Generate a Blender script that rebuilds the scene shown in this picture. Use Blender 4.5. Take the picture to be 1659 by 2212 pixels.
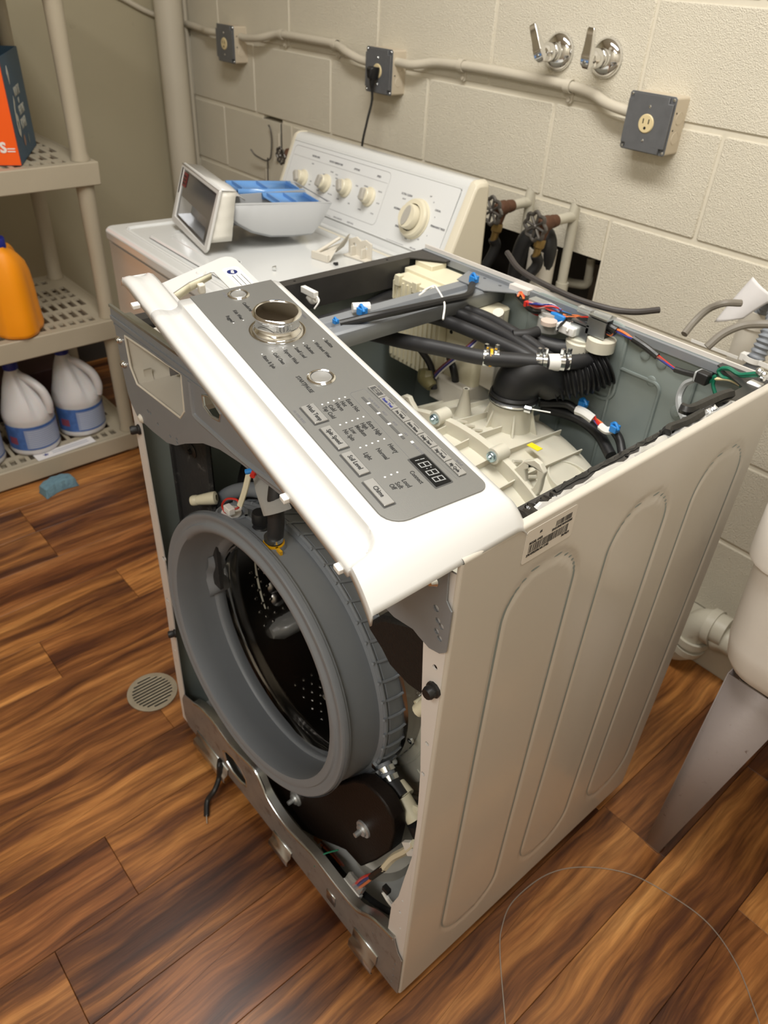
import bpy, math, random
from mathutils import Vector, Matrix
from mathutils.geometry import tessellate_polygon
random.seed(7)
for o in list(bpy.data.objects): bpy.data.objects.remove(o)
PI = math.pi
S = bpy.context.scene
COL = S.collection

# ---------------------------------------------------------------- camera, light, exposure
FPX = 1621.6
CAM = Vector((1.0083, -0.3946, 1.3422))
def rodr(r):
    a = math.sqrt(sum(c*c for c in r))
    return Matrix.Rotation(a, 3, Vector(r)) if a > 1e-9 else Matrix.Identity(3)
RW = Matrix(((1,0,0),(0,0,-1),(0,1,0))) @ rodr((.5733,.3168,-.8140))     # world -> camera (x right, y down, z forward)
cd = bpy.data.cameras.new('camera'); cam = bpy.data.objects.new('camera', cd); COL.objects.link(cam)
cd.sensor_fit = 'VERTICAL'; cd.sensor_height = 36; cd.lens = FPX/2212*36
cd.clip_start = 0.02
cd.dof.use_dof = True; cd.dof.focus_distance = 0.78; cd.dof.aperture_fstop = 9.0
r0, r1, r2 = RW[0], RW[1], RW[2]
cm = Matrix(((r0[0],-r1[0],-r2[0],CAM[0]),(r0[1],-r1[1],-r2[1],CAM[1]),(r0[2],-r1[2],-r2[2],CAM[2]),(0,0,0,1)))
cam.matrix_world = cm
S.camera = cam
S.view_settings.view_transform = 'Standard'; S.view_settings.look = 'None'
S.view_settings.gamma = 1; S.view_settings.use_curve_mapping = False
S.view_settings.exposure = 0.0
w = bpy.data.worlds.new('world'); S.world = w; w.use_nodes = True
w.node_tree.nodes['Background'].inputs[0].default_value = (1,.94,.84,1)
w.node_tree.nodes['Background'].inputs[1].default_value = 0.06
def area(name, loc, sx, sy, power, col, rot=(0,0,0)):
    l = bpy.data.lights.new(name, 'AREA'); l.shape = 'RECTANGLE'; l.size = sx; l.size_y = sy; l.energy = power; l.color = col
    o = bpy.data.objects.new(name, l); o.location = loc; o.rotation_euler = rot; COL.objects.link(o); return o
area('main_or_fill_lamp', (.40,.08,2.44), 1.5, .35, 38, (1,.975,.925))
area('main_or_fill_lamp', (1.1,-1.35,2.42), 1.2, .30, 27, (1,.975,.93))  # unseen fill light, added to brighten the washer's front and side

def ray(px, py):
    c = Vector(((px-829.5)/FPX, (py-1106)/FPX, 1)); return RW.transposed() @ c
def at(px, py, ax, v):
    d = ray(px, py); i = 'xyz'.index(ax); t = (v-CAM[i])/d[i]; return CAM + d*t

# ---------------------------------------------------------------- materials
MATS = {}
def _n(nt, t, **kw):
    n = nt.nodes.new(t)
    for k, v in kw.items():
        if k in n.inputs: n.inputs[k].default_value = v
        else: setattr(n, k, v)
    return n
def mat(name, col, rough=.5, metal=0., bump=None, var=None, coat=0., trans=0., spec=.5, emit=None, alpha=1., grime=None, sss=0):
    m = bpy.data.materials.new(name); m.use_nodes = True; nt = m.node_tree; b = nt.nodes['Principled BSDF']
    b.inputs['Base Color'].default_value = (*col, 1); b.inputs['Roughness'].default_value = rough
    b.inputs['Metallic'].default_value = metal; b.inputs['Coat Weight'].default_value = coat; b.inputs['Coat Roughness'].default_value = .08
    b.inputs['Transmission Weight'].default_value = trans; b.inputs['Specular IOR Level'].default_value = spec
    b.inputs['Alpha'].default_value = alpha
    if sss: b.inputs['Subsurface Weight'].default_value = sss; b.inputs['Subsurface Scale'].default_value = .02
    tc = nt.nodes.new('ShaderNodeTexCoord')
    base = None
    if var:                       # (scale, amount)
        nz = _n(nt, 'ShaderNodeTexNoise', Scale=var[0], Detail=6.0)
        nt.links.new(tc.outputs['Object'], nz.inputs['Vector'])
        mx = _n(nt, 'ShaderNodeMix', data_type='RGBA')
        d = var[1]
        mx.inputs[6].default_value = (*[max(0, c*(1-d)) for c in col], 1); mx.inputs[7].default_value = (*[min(1, c*(1+d)) for c in col], 1)
        nt.links.new(nz.outputs[0], mx.inputs[0]); base = mx.outputs[2]
        nt.links.new(base, b.inputs['Base Color'])
    if grime:                     # (colour, scale, lo, hi)
        nz = _n(nt, 'ShaderNodeTexNoise', Scale=grime[1], Detail=8.0, Roughness=.7)
        nt.links.new(tc.outputs['Object'], nz.inputs['Vector'])
        mr = _n(nt, 'ShaderNodeMapRange'); mr.inputs[1].default_value = grime[2]; mr.inputs[2].default_value = grime[3]
        nt.links.new(nz.outputs[0], mr.inputs[0])
        mx = _n(nt, 'ShaderNodeMix', data_type='RGBA'); mx.inputs[7].default_value = (*grime[0], 1)
        if base: nt.links.new(base, mx.inputs[6])
        else: mx.inputs[6].default_value = (*col, 1)
        nt.links.new(mr.outputs[0], mx.inputs[0]); nt.links.new(mx.outputs[2], b.inputs['Base Color'])
    if bump:                      # (scale, strength)
        nz = _n(nt, 'ShaderNodeTexNoise', Scale=bump[0], Detail=4.0)
        nt.links.new(tc.outputs['Object'], nz.inputs['Vector'])
        bp = _n(nt, 'ShaderNodeBump', Strength=bump[1], Distance=.002)
        nt.links.new(nz.outputs[0], bp.inputs['Height']); nt.links.new(bp.outputs[0], b.inputs['Normal'])
    if emit:
        b.inputs['Emission Color'].default_value = (*emit[:3], 1); b.inputs['Emission Strength'].default_value = emit[3]
    MATS[name] = m; return m
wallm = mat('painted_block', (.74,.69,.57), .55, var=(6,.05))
# block paint: rough grainy relief
nt = wallm.node_tree; tc = nt.nodes.new('ShaderNodeTexCoord')
v1 = _n(nt,'ShaderNodeTexNoise',Scale=420.,Detail=3.); v2 = _n(nt,'ShaderNodeTexVoronoi',Scale=520.)
nt.links.new(tc.outputs['Object'], v1.inputs['Vector']); nt.links.new(tc.outputs['Object'], v2.inputs['Vector'])
ad = _n(nt,'ShaderNodeMath',operation='ADD'); nt.links.new(v1.outputs[0], ad.inputs[0]); nt.links.new(v2.outputs['Distance'], ad.inputs[1])
bp = _n(nt,'ShaderNodeBump',Strength=.7,Distance=.0018); nt.links.new(ad.outputs[0], bp.inputs['Height'])
nt.links.new(bp.outputs[0], nt.nodes['Principled BSDF'].inputs['Normal'])
mortar = mat('painted_mortar', (.72,.67,.555), .6, bump=(60,.4))
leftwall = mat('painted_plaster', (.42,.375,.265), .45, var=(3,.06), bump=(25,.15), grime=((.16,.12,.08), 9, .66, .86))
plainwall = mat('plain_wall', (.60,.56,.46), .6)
ceilm = mat('ceiling_paint', (.75,.72,.65), .7)
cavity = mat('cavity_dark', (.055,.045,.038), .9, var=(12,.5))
pipepaint = mat('painted_pipe', (.62,.57,.47), .4, bump=(40,.2))
pipeold = mat('painted_pipe_worn', (.52,.49,.40), .45, bump=(60,.4), grime=((.25,.2,.14),20,.6,.8))
greycover = mat('cover_steel', (.15,.155,.165), .42, .25, var=(60,.18))
boxcream = mat('box_paint', (.62,.54,.42), .5, bump=(80,.3))
ivory = mat('ivory_receptacle', (.75,.62,.36), .35)
black = mat('black_plastic', (.012,.012,.013), .38)
blackhole = mat('slot_black', (.004,.004,.004), .9)
rubber = mat('black_rubber', (.011,.011,.012), .45, var=(30,.3))
hoserub = mat('hose_rubber', (.019,.019,.021), .5, var=(50,.3))
chrome = mat('chrome', (.82,.82,.82), .08, 1.)
steel = mat('galvanized', (.60,.64,.66), .30, 1., var=(18,.12), bump=(30,.08), grime=((.30,.29,.28),24,.58,.8))
steelrust = mat('galvanized_scuffed', (.30,.275,.26), .46, .45, var=(26,.25), bump=(60,.2), grime=((.12,.08,.06),36,.56,.74))
zinc = mat('zinc_bright', (.75,.78,.80), .18, 1.)
bracketgrey = mat('bracket_coated', (.25,.265,.285), .42, .2, var=(30,.06))
innergreen = mat('inner_panel_paint', (.25,.29,.278), .42, .1, var=(9,.10))
innerdark = mat('inner_rail_dark', (.045,.043,.042), .35, .3, var=(30,.3))
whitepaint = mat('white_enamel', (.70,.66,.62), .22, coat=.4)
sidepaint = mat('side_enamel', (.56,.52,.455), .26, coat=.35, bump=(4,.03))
topwhite = mat('top_enamel', (.66,.67,.665), .20, coat=.5)
flangewhite = mat('flange_enamel', (.72,.68,.65), .3, grime=((.4,.33,.3),40,.62,.8))
panelwhite = mat('panel_plastic', (.60,.595,.58), .26, coat=.3)
cream = mat('cream_plastic', (.62,.59,.49), .42, var=(14,.06), sss=.05)
creambox = mat('cream_housing', (.72,.67,.50), .40, var=(20,.06))
creamold = mat('cream_aged', (.64,.60,.52), .4, var=(10,.07))
faceplate = mat('silver_faceplate', (.25,.25,.24), .36, .6, bump=(900,.05))
buttonm = mat('silver_button', (.50,.50,.49), .30, .7)
ink = mat('print_black', (.012,.012,.012), .5)
inkgrey = mat('print_grey', (.16,.16,.17), .5)
whitedot = mat('indicator_white', (.80,.80,.78), .4)
slidergrey = mat('slider_grey', (.07,.07,.068), .5)
displaym = mat('display_black', (.008,.009,.010), .12)
segm = mat('display_segment', (.30,.31,.31), .3)
gask = mat('grey_gasket', (.205,.222,.245), .50, var=(16,.07), bump=(30,.10), grime=((.30,.30,.30),14,.66,.95))
gaskin = mat('grey_gasket_inner', (.18,.185,.185), .55, var=(12,.07))
drumm = mat('drum_steel', (.26,.25,.24), .22, 1., var=(8,.35))
weight = mat('counterweight_brown', (.010,.006,.0045), .5, bump=(220,.25), spec=.25)
weightside = mat('counterweight_black', (.006,.006,.006), .6, bump=(260,.5))
bluem = mat('blue_plastic', (.02,.22,.62), .35)
bluelid = mat('blue_translucent', (.18,.40,.80), .18, trans=.25)
traygrey = mat('tray_grey', (.40,.41,.42), .42)
redm = mat('wire_red', (.60,.03,.02), .4); orangem = mat('wire_orange', (.75,.20,.06), .4); navym = mat('wire_navy', (.03,.04,.22), .4)
whitem = mat('wire_white', (.72,.70,.66), .4); greenm = mat('wire_green', (.01,.16,.09), .4); yellowm = mat('wire_yellow', (.70,.45,.05), .4)
brownm = mat('wire_brown', (.20,.06,.04), .4); purplem = mat('wire_purple', (.16,.10,.28), .4)
clampyel = mat('clamp_yellow', (.80,.42,.01), .4)
tape = mat('black_tape', (.016,.016,.016), .35, bump=(60,.4))
foam = mat('grey_foam', (.42,.41,.39), .95, bump=(120,.5))
felt = mat('dark_felt', (.022,.021,.021), .95, bump=(120,.8), grime=((.20,.19,.18),30,.58,.8))
foil = mat('torn_foil', (.70,.70,.69), .28, .6, bump=(40,.8))
sealblk = mat('black_sealant', (.010,.009,.008), .22, bump=(50,.9))
paperm = mat('paper_white', (.74,.72,.72), .8, bump=(30,.2))
labelm = mat('label_paper', (.66,.61,.54), .5)
beige = mat('beige_shelf_plastic', (.40,.35,.265), .5, bump=(120,.15), var=(10,.05))
boxorange = mat('carton_orange', (.90,.11,.005), .4); boxblue = mat('carton_blue', (.022,.075,.14), .45, var=(7,.15)); boxdark = mat('carton_purple', (.045,.03,.055), .6)
goldm = mat('carton_gold', (.40,.30,.08), .5)
jugorange = mat('jug_orange', (.95,.33,.008), .35, sss=.1); jugwhite = mat('jug_translucent', (.60,.585,.59), .38, sss=.25)
capblue = mat('cap_blue', (.012,.020,.22), .4); labblue = mat('label_blue', (.05,.12,.34), .35, var=(40,.8)); labpale = mat('label_pale', (.26,.31,.46), .35)
brass = mat('brass', (.36,.25,.10), .42, .9); rustm = mat('rusty_iron', (.12,.055,.03), .7, .3, bump=(90,.6)); iron = mat('grey_iron', (.16,.15,.14), .42, .8)
pvc = mat('pvc_white', (.66,.62,.54), .35); greyhose = mat('grey_corrugated', (.23,.25,.28), .5); cordgrey = mat('cord_grey', (.20,.18,.15), .5)
sinkm = mat('sink_resin', (.76,.73,.68), .45, bump=(60,.1)); legm = mat('sink_leg_grey', (.30,.26,.25), .5, .15, bump=(90,.15), grime=((.09,.045,.035),42,.62,.70))
spongem = mat('sponge_blue', (.14,.25,.31), .95, bump=(150,1.), grime=((.06,.10,.15),30,.5,.8))
drainm = mat('drain_metal', (.42,.38,.29), .42, .6, var=(40,.25)); clearm = mat('clear_plastic', (.85,.85,.83), .1, trans=.8)
stickyel = mat('sticker_yellow', (.85,.68,.02), .4); nylon = mat('nylon_white', (.80,.79,.76), .4)
legdark = mat('carton_purple_dark', (.05,.045,.05), .6)

def woodmat():
    m = bpy.data.materials.new('acacia_plank'); m.use_nodes = True; nt = m.node_tree; b = nt.nodes['Principled BSDF']
    tc = nt.nodes.new('ShaderNodeTexCoord'); oi = nt.nodes.new('ShaderNodeObjectInfo')
    L = nt.links.new
    mul = _n(nt,'ShaderNodeVectorMath',operation='SCALE'); mul.inputs[3].default_value = 37.
    cx = nt.nodes.new('ShaderNodeCombineXYZ'); L(oi.outputs['Random'], cx.inputs[0]); L(oi.outputs['Random'], cx.inputs[1]); L(oi.outputs['Random'], cx.inputs[2])
    L(cx.outputs[0], mul.inputs[0])
    add = _n(nt,'ShaderNodeVectorMath',operation='ADD'); L(tc.outputs['Object'], add.inputs[0]); L(mul.outputs[0], add.inputs[1])
    # slow warp so the figure wanders
    wn = _n(nt,'ShaderNodeTexNoise',Scale=3.2,Detail=2.); L(add.outputs[0], wn.inputs['Vector'])
    wsub = _n(nt,'ShaderNodeVectorMath',operation='SUBTRACT'); L(wn.outputs['Color'], wsub.inputs[0]); wsub.inputs[1].default_value = (.5,.5,.5)
    wsc = _n(nt,'ShaderNodeVectorMath',operation='MULTIPLY'); L(wsub.outputs[0], wsc.inputs[0]); wsc.inputs[1].default_value = (.055,.03,0)
    wad = _n(nt,'ShaderNodeVectorMath',operation='ADD'); L(add.outputs[0], wad.inputs[0]); L(wsc.outputs[0], wad.inputs[1])
    def grain(sc, det, rough=.6):
        mp = nt.nodes.new('ShaderNodeMapping'); mp.inputs['Scale'].default_value = sc; L(wad.outputs[0], mp.inputs['Vector'])
        n = _n(nt,'ShaderNodeTexNoise',Scale=1.,Detail=det,Roughness=rough); L(mp.outputs[0], n.inputs['Vector']); return n
    g1 = grain((17,1.5,1), 5., .62); g2 = grain((85,4.,1), 6., .65); g3 = grain((420,12,1), 3., .6); g4 = grain((7,.9,1), 2.,.5)
    cr = nt.nodes.new('ShaderNodeValToRGB'); L(g1.outputs[0], cr.inputs[0]); e = cr.color_ramp
    e.elements[0].position = .24; e.elements[0].color = (.030,.013,.012,1)
    e.elements[1].position = .82; e.elements[1].color = (.74,.43,.17,1)
    for p, c in ((.39,(.110,.042,.018,1)),(.47,(.235,.098,.032,1)),(.56,(.39,.175,.055,1)),(.66,(.57,.285,.095,1))):
        x = e.elements.new(p); x.color = c
    c2 = nt.nodes.new('ShaderNodeValToRGB'); L(g2.outputs[0], c2.inputs[0]); c2.color_ramp.elements[0].position = .30; c2.color_ramp.elements[0].color = (.34,.29,.27,1)
    c2.color_ramp.elements[1].position = .62; c2.color_ramp.elements[1].color = (1.12,1.1,1.05,1)
    m1 = _n(nt,'ShaderNodeMix',data_type='RGBA',blend_type='MULTIPLY'); m1.inputs[0].default_value = .92; L(cr.outputs[0], m1.inputs[6]); L(c2.outputs[0], m1.inputs[7])
    c3 = nt.nodes.new('ShaderNodeValToRGB'); L(g3.outputs[0], c3.inputs[0]); c3.color_ramp.elements[0].position = .35; c3.color_ramp.elements[0].color = (.72,.70,.68,1); c3.color_ramp.elements[1].position = .6
    m2 = _n(nt,'ShaderNodeMix',data_type='RGBA',blend_type='MULTIPLY'); m2.inputs[0].default_value = .6; L(m1.outputs[2], m2.inputs[6]); L(c3.outputs[0], m2.inputs[7])
    # per plank tone
    hr = nt.nodes.new('ShaderNodeValToRGB'); L(oi.outputs['Random'], hr.inputs[0]); e = hr.color_ramp
    e.elements[0].color = (.62,.50,.50,1); e.elements[1].color = (1.2,1.12,1.,1); x = e.elements.new(.5); x.color = (.92,.86,.80,1)
    m3 = _n(nt,'ShaderNodeMix',data_type='RGBA',blend_type='MULTIPLY'); m3.inputs[0].default_value = 1.; L(m2.outputs[2], m3.inputs[6]); L(hr.outputs[0], m3.inputs[7])
    # pale worn flecks
    L(m3.outputs[2], b.inputs['Base Color'])
    b.inputs['Roughness'].default_value = .36; b.inputs['Specular IOR Level'].default_value = .45
    bp = _n(nt,'ShaderNodeBump',Strength=.12,Distance=.001); L(g2.outputs[0], bp.inputs['Height']); L(bp.outputs[0], b.inputs['Normal'])
    return m
wood = woodmat()

# ---------------------------------------------------------------- mesh helpers
def frame(d):
    d = Vector(d).normalized(); u = d.cross(Vector((0,0,1)))
    if u.length < 1e-3: u = d.cross(Vector((1,0,0)))
    u.normalize(); return u, u.cross(d).normalized(), d
def smooth(pts, n=6):
    P = [Vector(p) for p in pts]
    if len(P) < 3: return P
    Q = [2*P[0]-P[1]] + P + [2*P[-1]-P[-2]]; out = []
    for i in range(1, len(Q)-2):
        for k in range(n):
            t = k/n; a, b, c, d = Q[i-1], Q[i], Q[i+1], Q[i+2]
            out.append(.5*((2*b)+(c-a)*t+(2*a-5*b+4*c-d)*t*t+(3*b-a-3*c+d)*t**3))
    out.append(P[-1]); return out
class G:
    def __init__(s): s.v = []; s.f = []; s.m = []; s.mi = 0
    def add(s, vs, fs):
        o = len(s.v); s.v += [tuple(p) for p in vs]; s.f += [tuple(i+o for i in f) for f in fs]; s.m += [s.mi]*len(fs); return s
    def box(s, a, b, M=None, T=None):
        vs = [Vector((x,y,z)) for x in (a[0],b[0]) for y in (a[1],b[1]) for z in (a[2],b[2])]
        if M is not None: vs = [M@p for p in vs]
        return s.add(vs, [(0,1,3,2),(4,6,7,5),(0,4,5,1),(2,3,7,6),(0,2,6,4),(1,5,7,3)])
    def rbox(s, a, b, r, M=None, seg=4, ax=2, br=0):
        # box with rounded corners in the plane normal to ax; br = chamfer of both rims
        i, j = [k for k in range(3) if k != ax]
        pts = []
        for (cx, cy, a0) in ((b[i]-r,b[j]-r,0),(a[i]+r,b[j]-r,90),(a[i]+r,a[j]+r,180),(b[i]-r,a[j]+r,270)):
            for k in range(seg+1):
                t = math.radians(a0+90*k/seg); pts.append((cx,cy,math.cos(t),math.sin(t)))
        lv = [(a[ax], -br), (a[ax]+br, 0), (b[ax]-br, 0), (b[ax], -br)] if br else [(a[ax],0),(b[ax],0)]
        vs = []
        for h, d in lv:
            for (cx,cy,c,sn) in pts:
                p = [0,0,0]; p[i] = cx+(r+d)*c; p[j] = cy+(r+d)*sn; p[ax] = h; vs.append(Vector(p))
        n = len(pts); fs = []
        for l in range(len(lv)-1):
            for k in range(n): fs.append((l*n+k, l*n+(k+1)%n, (l+1)*n+(k+1)%n, (l+1)*n+k))
        fs.append(tuple(range(n))[::-1]); fs.append(tuple((len(lv)-1)*n+k for k in range(n)))
        if M is not None: vs = [M@p for p in vs]
        return s.add(vs, fs)
    def tube(s, pts, r, n=10, sm=0, cap=True, closed=False):
        P = smooth(pts, sm) if sm else [Vector(p) for p in pts]
        L = len(P); R_ = r if isinstance(r, (list,tuple)) else None
        if R_: R_ = [R_[0]+(0) if L == 1 else R_[min(int(k/(L-1)*(len(R_)-1)), len(R_)-2)]*(1-((k/(L-1)*(len(R_)-1))-min(int(k/(L-1)*(len(R_)-1)), len(R_)-2)))+R_[min(int(k/(L-1)*(len(R_)-1)), len(R_)-2)+1]*((k/(L-1)*(len(R_)-1))-min(int(k/(L-1)*(len(R_)-1)), len(R_)-2)) for k in range(L)]
        u = None; vs = []
        for k in range(L):
            if closed: d = P[(k+1)%L]-P[k-1]
            else: d = P[min(k+1,L-1)]-P[max(k-1,0)]
            if d.length < 1e-9: d = Vector((0,0,1))
            d.normalize()
            if u is None: u = frame(d)[0]
            u = (u-d*u.dot(d)); u = u.normalized() if u.length > 1e-6 else frame(d)[0]
            w_ = d.cross(u); rr = R_[k] if R_ else r
            for q in range(n):
                t = 2*PI*q/n; vs.append(P[k]+(u*math.cos(t)+w_*math.sin(t))*rr)
        fs = []
        for k in range(L if closed else L-1):
            k2 = (k+1)%L
            for q in range(n): fs.append((k*n+q, k*n+(q+1)%n, k2*n+(q+1)%n, k2*n+q))
        if cap and not closed: fs.append(tuple(range(n))[::-1]); fs.append(tuple((L-1)*n+q for q in range(n)))
        return s.add(vs, fs)
    def lathe(s, prof, o, axis, n=32, a0=0, a1=2*PI, u=None, cap=False):
        o = Vector(o); fu, fv, fd = frame(axis)
        if u is not None: fu = Vector(u).normalized(); fv = fd.cross(fu)
        full = abs(a1-a0-2*PI) < 1e-6; m = n if full else n+1
        vs = []
        for (r, h) in prof:
            for k in range(m):
                t = a0+(a1-a0)*k/n; vs.append(o+fd*h+(fu*math.cos(t)+fv*math.sin(t))*r)
        fs = []
        for l in range(len(prof)-1):
            for k in range(n if full else n): fs.append((l*m+k, l*m+(k+1)%m, (l+1)*m+(k+1)%m, (l+1)*m+k))
        if cap: fs.append(tuple(range(m))[::-1]); fs.append(tuple((len(prof)-1)*m+k for k in range(m)))
        return s.add(vs, fs)
    def plate(s, outer, holes, T, th):
        # 2D outline + holes -> thin slab; T maps (a,b,c) to world, c from 0 to th
        loops = [[Vector((p[0],p[1],0)) for p in outer]] + [[Vector((p[0],p[1],0)) for p in h] for h in holes]
        tr = tessellate_polygon(loops); flat = [p for l in loops for p in l]; n = len(flat)
        vs = [T(p.x,p.y,0) for p in flat] + [T(p.x,p.y,th) for p in flat]
        fs = [tuple(t) for t in tr] + [tuple(i+n for i in t[::-1]) for t in tr]; o = 0
        for l in loops:
            m = len(l)
            for k in range(m): fs.append((o+k, o+(k+1)%m, n+o+(k+1)%m, n+o+k))
            o += m
        return s.add(vs, fs)
    def loft(s, rings, closed=True, cap=False):
        n = len(rings[0]); vs = [p for r in rings for p in r]; fs = []
        for l in range(len(rings)-1):
            for k in range(n if closed else n-1): fs.append((l*n+k, l*n+(k+1)%n, (l+1)*n+(k+1)%n, (l+1)*n+k))
        if cap: fs.append(tuple(range(n))[::-1]); fs.append(tuple((len(rings)-1)*n+k for k in range(n)))
        return s.add(vs, fs)
    def grid(s, nu, nv, fn):
        vs = [fn(i/nu, j/nv) for j in range(nv+1) for i in range(nu+1)]
        return s.add(vs, [(j*(nu+1)+i, j*(nu+1)+i+1, (j+1)*(nu+1)+i+1, (j+1)*(nu+1)+i) for j in range(nv) for i in range(nu)])
    def build(s, name, mt, parent=None, ang=35, bevel=0, solid=0, label=None, stuff=False, sub=0):
        me = bpy.data.meshes.new(name); me.from_pydata(s.v, [], s.f)
        for m in (mt if isinstance(mt, (list,tuple)) else [mt]): me.materials.append(m)
        if any(s.m): me.polygons.foreach_set('material_index', s.m)
        import bmesh
        bm = bmesh.new(); bm.from_mesh(me); bmesh.ops.recalc_face_normals(bm, faces=bm.faces); bm.to_mesh(me); bm.free()
        me.polygons.foreach_set('use_smooth', [True]*len(me.polygons)); me.set_sharp_from_angle(angle=math.radians(ang)); me.update()
        o = bpy.data.objects.new(name, me); COL.objects.link(o)
        if bevel:
            b = o.modifiers.new('bevel', 'BEVEL'); b.width = bevel; b.segments = 2; b.limit_method = 'ANGLE'; b.angle_limit = math.radians(40); b.harden_normals = False
        if solid:
            b = o.modifiers.new('solid', 'SOLIDIFY'); b.thickness = solid; b.offset = -1
        if sub:
            b = o.modifiers.new('sub', 'SUBSURF'); b.levels = sub; b.render_levels = sub
        attach(o, parent)
        if label: o['label'] = label
        if stuff: o['kind'] = 'stuff'
        return o
def attach(o, parent):
    if parent is None: return
    o.parent = parent
    if parent.get('_w'): o.matrix_parent_inverse = Matrix.Translation(-parent.location)
def tag(o, label, cat, group=None):
    o['label'] = label; o['category'] = cat
    if group: o['group'] = group
    return o
def thing(name, label, cat, loc=(0,0,0), group=None, world=True, M=None):
    # world=True: children carry world coordinates; otherwise local to the empty
    o = bpy.data.objects.new(name, None); COL.objects.link(o); o.empty_display_size = .05
    if M is not None: o.matrix_world = M
    else: o.location = loc
    if world: o['_w'] = 1
    return tag(o, label, cat, group)
def struct(o): o['kind'] = 'structure'; return o
FONT = None
def text(name, body, size, M, mt, parent, align='LEFT', ext=.0002, sx=1., bold=0.):
    c = bpy.data.curves.new(name, 'FONT'); c.body = body; c.size = size; c.align_x = align; c.align_y = 'CENTER'; c.extrude = ext; c.resolution_u = 2
    c.offset = bold or size*.018
    t = bpy.data.objects.new('tmp', c); COL.objects.link(t)
    dg = bpy.context.evaluated_depsgraph_get(); me = bpy.data.meshes.new_from_object(t.evaluated_get(dg))
    bpy.data.objects.remove(t)
    me.materials.clear(); me.materials.append(mt)
    S3 = Matrix.Diagonal((sx,1,1,1)); me.transform(M@S3)
    o = bpy.data.objects.new(name, me); COL.objects.link(o); attach(o, parent); return o
def joined_text(name, items, mt, parent, label=None):
    # each inscription is a lettering part of its own
    for (body, size, M, align, sx) in items:
        o = text(name, body, size, M, mt, parent, align, sx=sx)
        if label: o['label'] = label
    return o
def basis(o, x, y):
    x = Vector(x).normalized(); y = Vector(y); y = (y-x*y.dot(x)).normalized(); z = x.cross(y)
    return Matrix(((x[0],y[0],z[0],o[0]),(x[1],y[1],z[1],o[1]),(x[2],y[2],z[2],o[2]),(0,0,0,1)))
def inz(px, py, ax, z, m=.578):
    # a point at height z, kept inside the open washer's cabinet
    p = at(px, py, 'z', z)
    if p.y > m: p = at(px, py, 'y', m)
    if p.x > .672: p = at(px, py, 'x', .672)
    return p
def pts(l, inner=True): return [inz(p[0], p[1], 'z', p[2]) if inner else at(p[0], p[1], 'z', p[2]) for p in l]

# ================================================================ THE ROOM
YW = 1.127; XL = -1.81; XR = 2.0; YF = -1.9; ZC = 2.5; Z1 = 1.1095; U0 = -1.3772
# floor: sub-base with planks as parts
g = G(); g.box((XL-.1,YF-.1,-.06),(XR+.1,YW+.3,-.0095))
floor = struct(g.build('floor', mat('floor_joint', (.035,.018,.010), .7)))
PW = .1395; PL = 1.215; px0 = -.988
ends = {0:.002, 3:.105, 4:-.148, 6:-.02, 8:-.238, 9:-.386, 12:.553, 13:.872}
def plank_mesh(y0, y1):
    g = G(); a = .0007
    g.rbox((.0003, y0+.0003, -.0095), (PW-.0003, y1-.0003, 0), .0004, seg=1, br=a); return g
cache = {}
for k in range(-6, 22):
    x = px0+PW*k
    if x+PW < XL or x > XR: continue
    e = ends.get(k, random.uniform(-.6,.6))
    ys = sorted({e+PL*q for q in range(-3, 4)})
    for y in ys:
        a, b = max(y, YF), min(y+PL, YW-.002)
        if b-a < .03: continue
        key = (round(b-a, 3))
        if key not in cache:
            o = plank_mesh(0, b-a).build('plank', wood, floor); cache[key] = o
        else:
            o = cache[key].copy(); COL.objects.link(o)
        o.location = (x, a, 0)
# back wall of blocks
BW = .4064; BH = .2032; J = .0055
holes = [(-.42, .042, .50, .812), (-1.340,-1.232,.8985,.911), (-1.240,-1.229,.79,.903)]
def minus(rects, h):
    out = []
    for (a,b,c,d) in rects:
        if h[1] <= a or h[0] >= b or h[3] <= c or h[2] >= d: out.append((a,b,c,d)); continue
        if h[0] > a: out.append((a,h[0],c,d))
        if h[1] < b: out.append((h[1],b,c,d))
        m0, m1 = max(a,h[0]), min(b,h[1])
        if h[2] > c: out.append((m0,m1,c,h[2]))
        if h[3] < d: out.append((m0,m1,h[3],d))
    return [r for r in out if r[1]-r[0] > .004 and r[3]-r[2] > .004]
rs = [(XL, XR, 0, ZC)]
for h in holes: rs = minus(rs, h)
g = G()
for (a,b,c,d) in rs: g.box((a,YW+.0035,c),(b,YW+.09,d))
wall = struct(g.build('wall_back', mortar))
bc = {}
for row in range(-6, 7):
    za, zb = Z1+row*BH+J, Z1+(row+1)*BH-J
    za = max(za, .001); zb = min(zb, ZC)
    if zb-za < .02: continue
    off = 0 if row % 2 else .5
    for k in range(-2, 10):
        xa, xb = U0+(k+off)*BW+J*.7, U0+(k+off+1)*BW-J*.7
        xa, xb = max(xa, XL+.001), min(xb, XR-.001)
        if xb-xa < .02: continue
        rr = [(xa,xb,za,zb)]
        for h in holes: rr = minus(rr, h)
        whole = len(rr) == 1 and abs(rr[0][0]-xa) < 1e-6 and abs(rr[0][1]-xb) < 1e-6 and abs(rr[0][2]-za) < 1e-6
        key = (round(xb-xa,3), round(zb-za,3)) if whole else None
        if key and key in bc:
            o = bc[key].copy(); COL.objects.link(o)
        else:
            g = G()
            for (a,b,c,d) in rr:
                if whole: g.rbox((a-xa,0,c-za),(b-xa,.06,d-za), .005, ax=1, br=.0022, seg=3)
                else: g.box((a-xa,0,c-za),(b-xa,.06,d-za))
            o = g.build('block', wallm, wall)
            if key: bc[key] = o
        o.location = (xa, YW, za)
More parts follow.
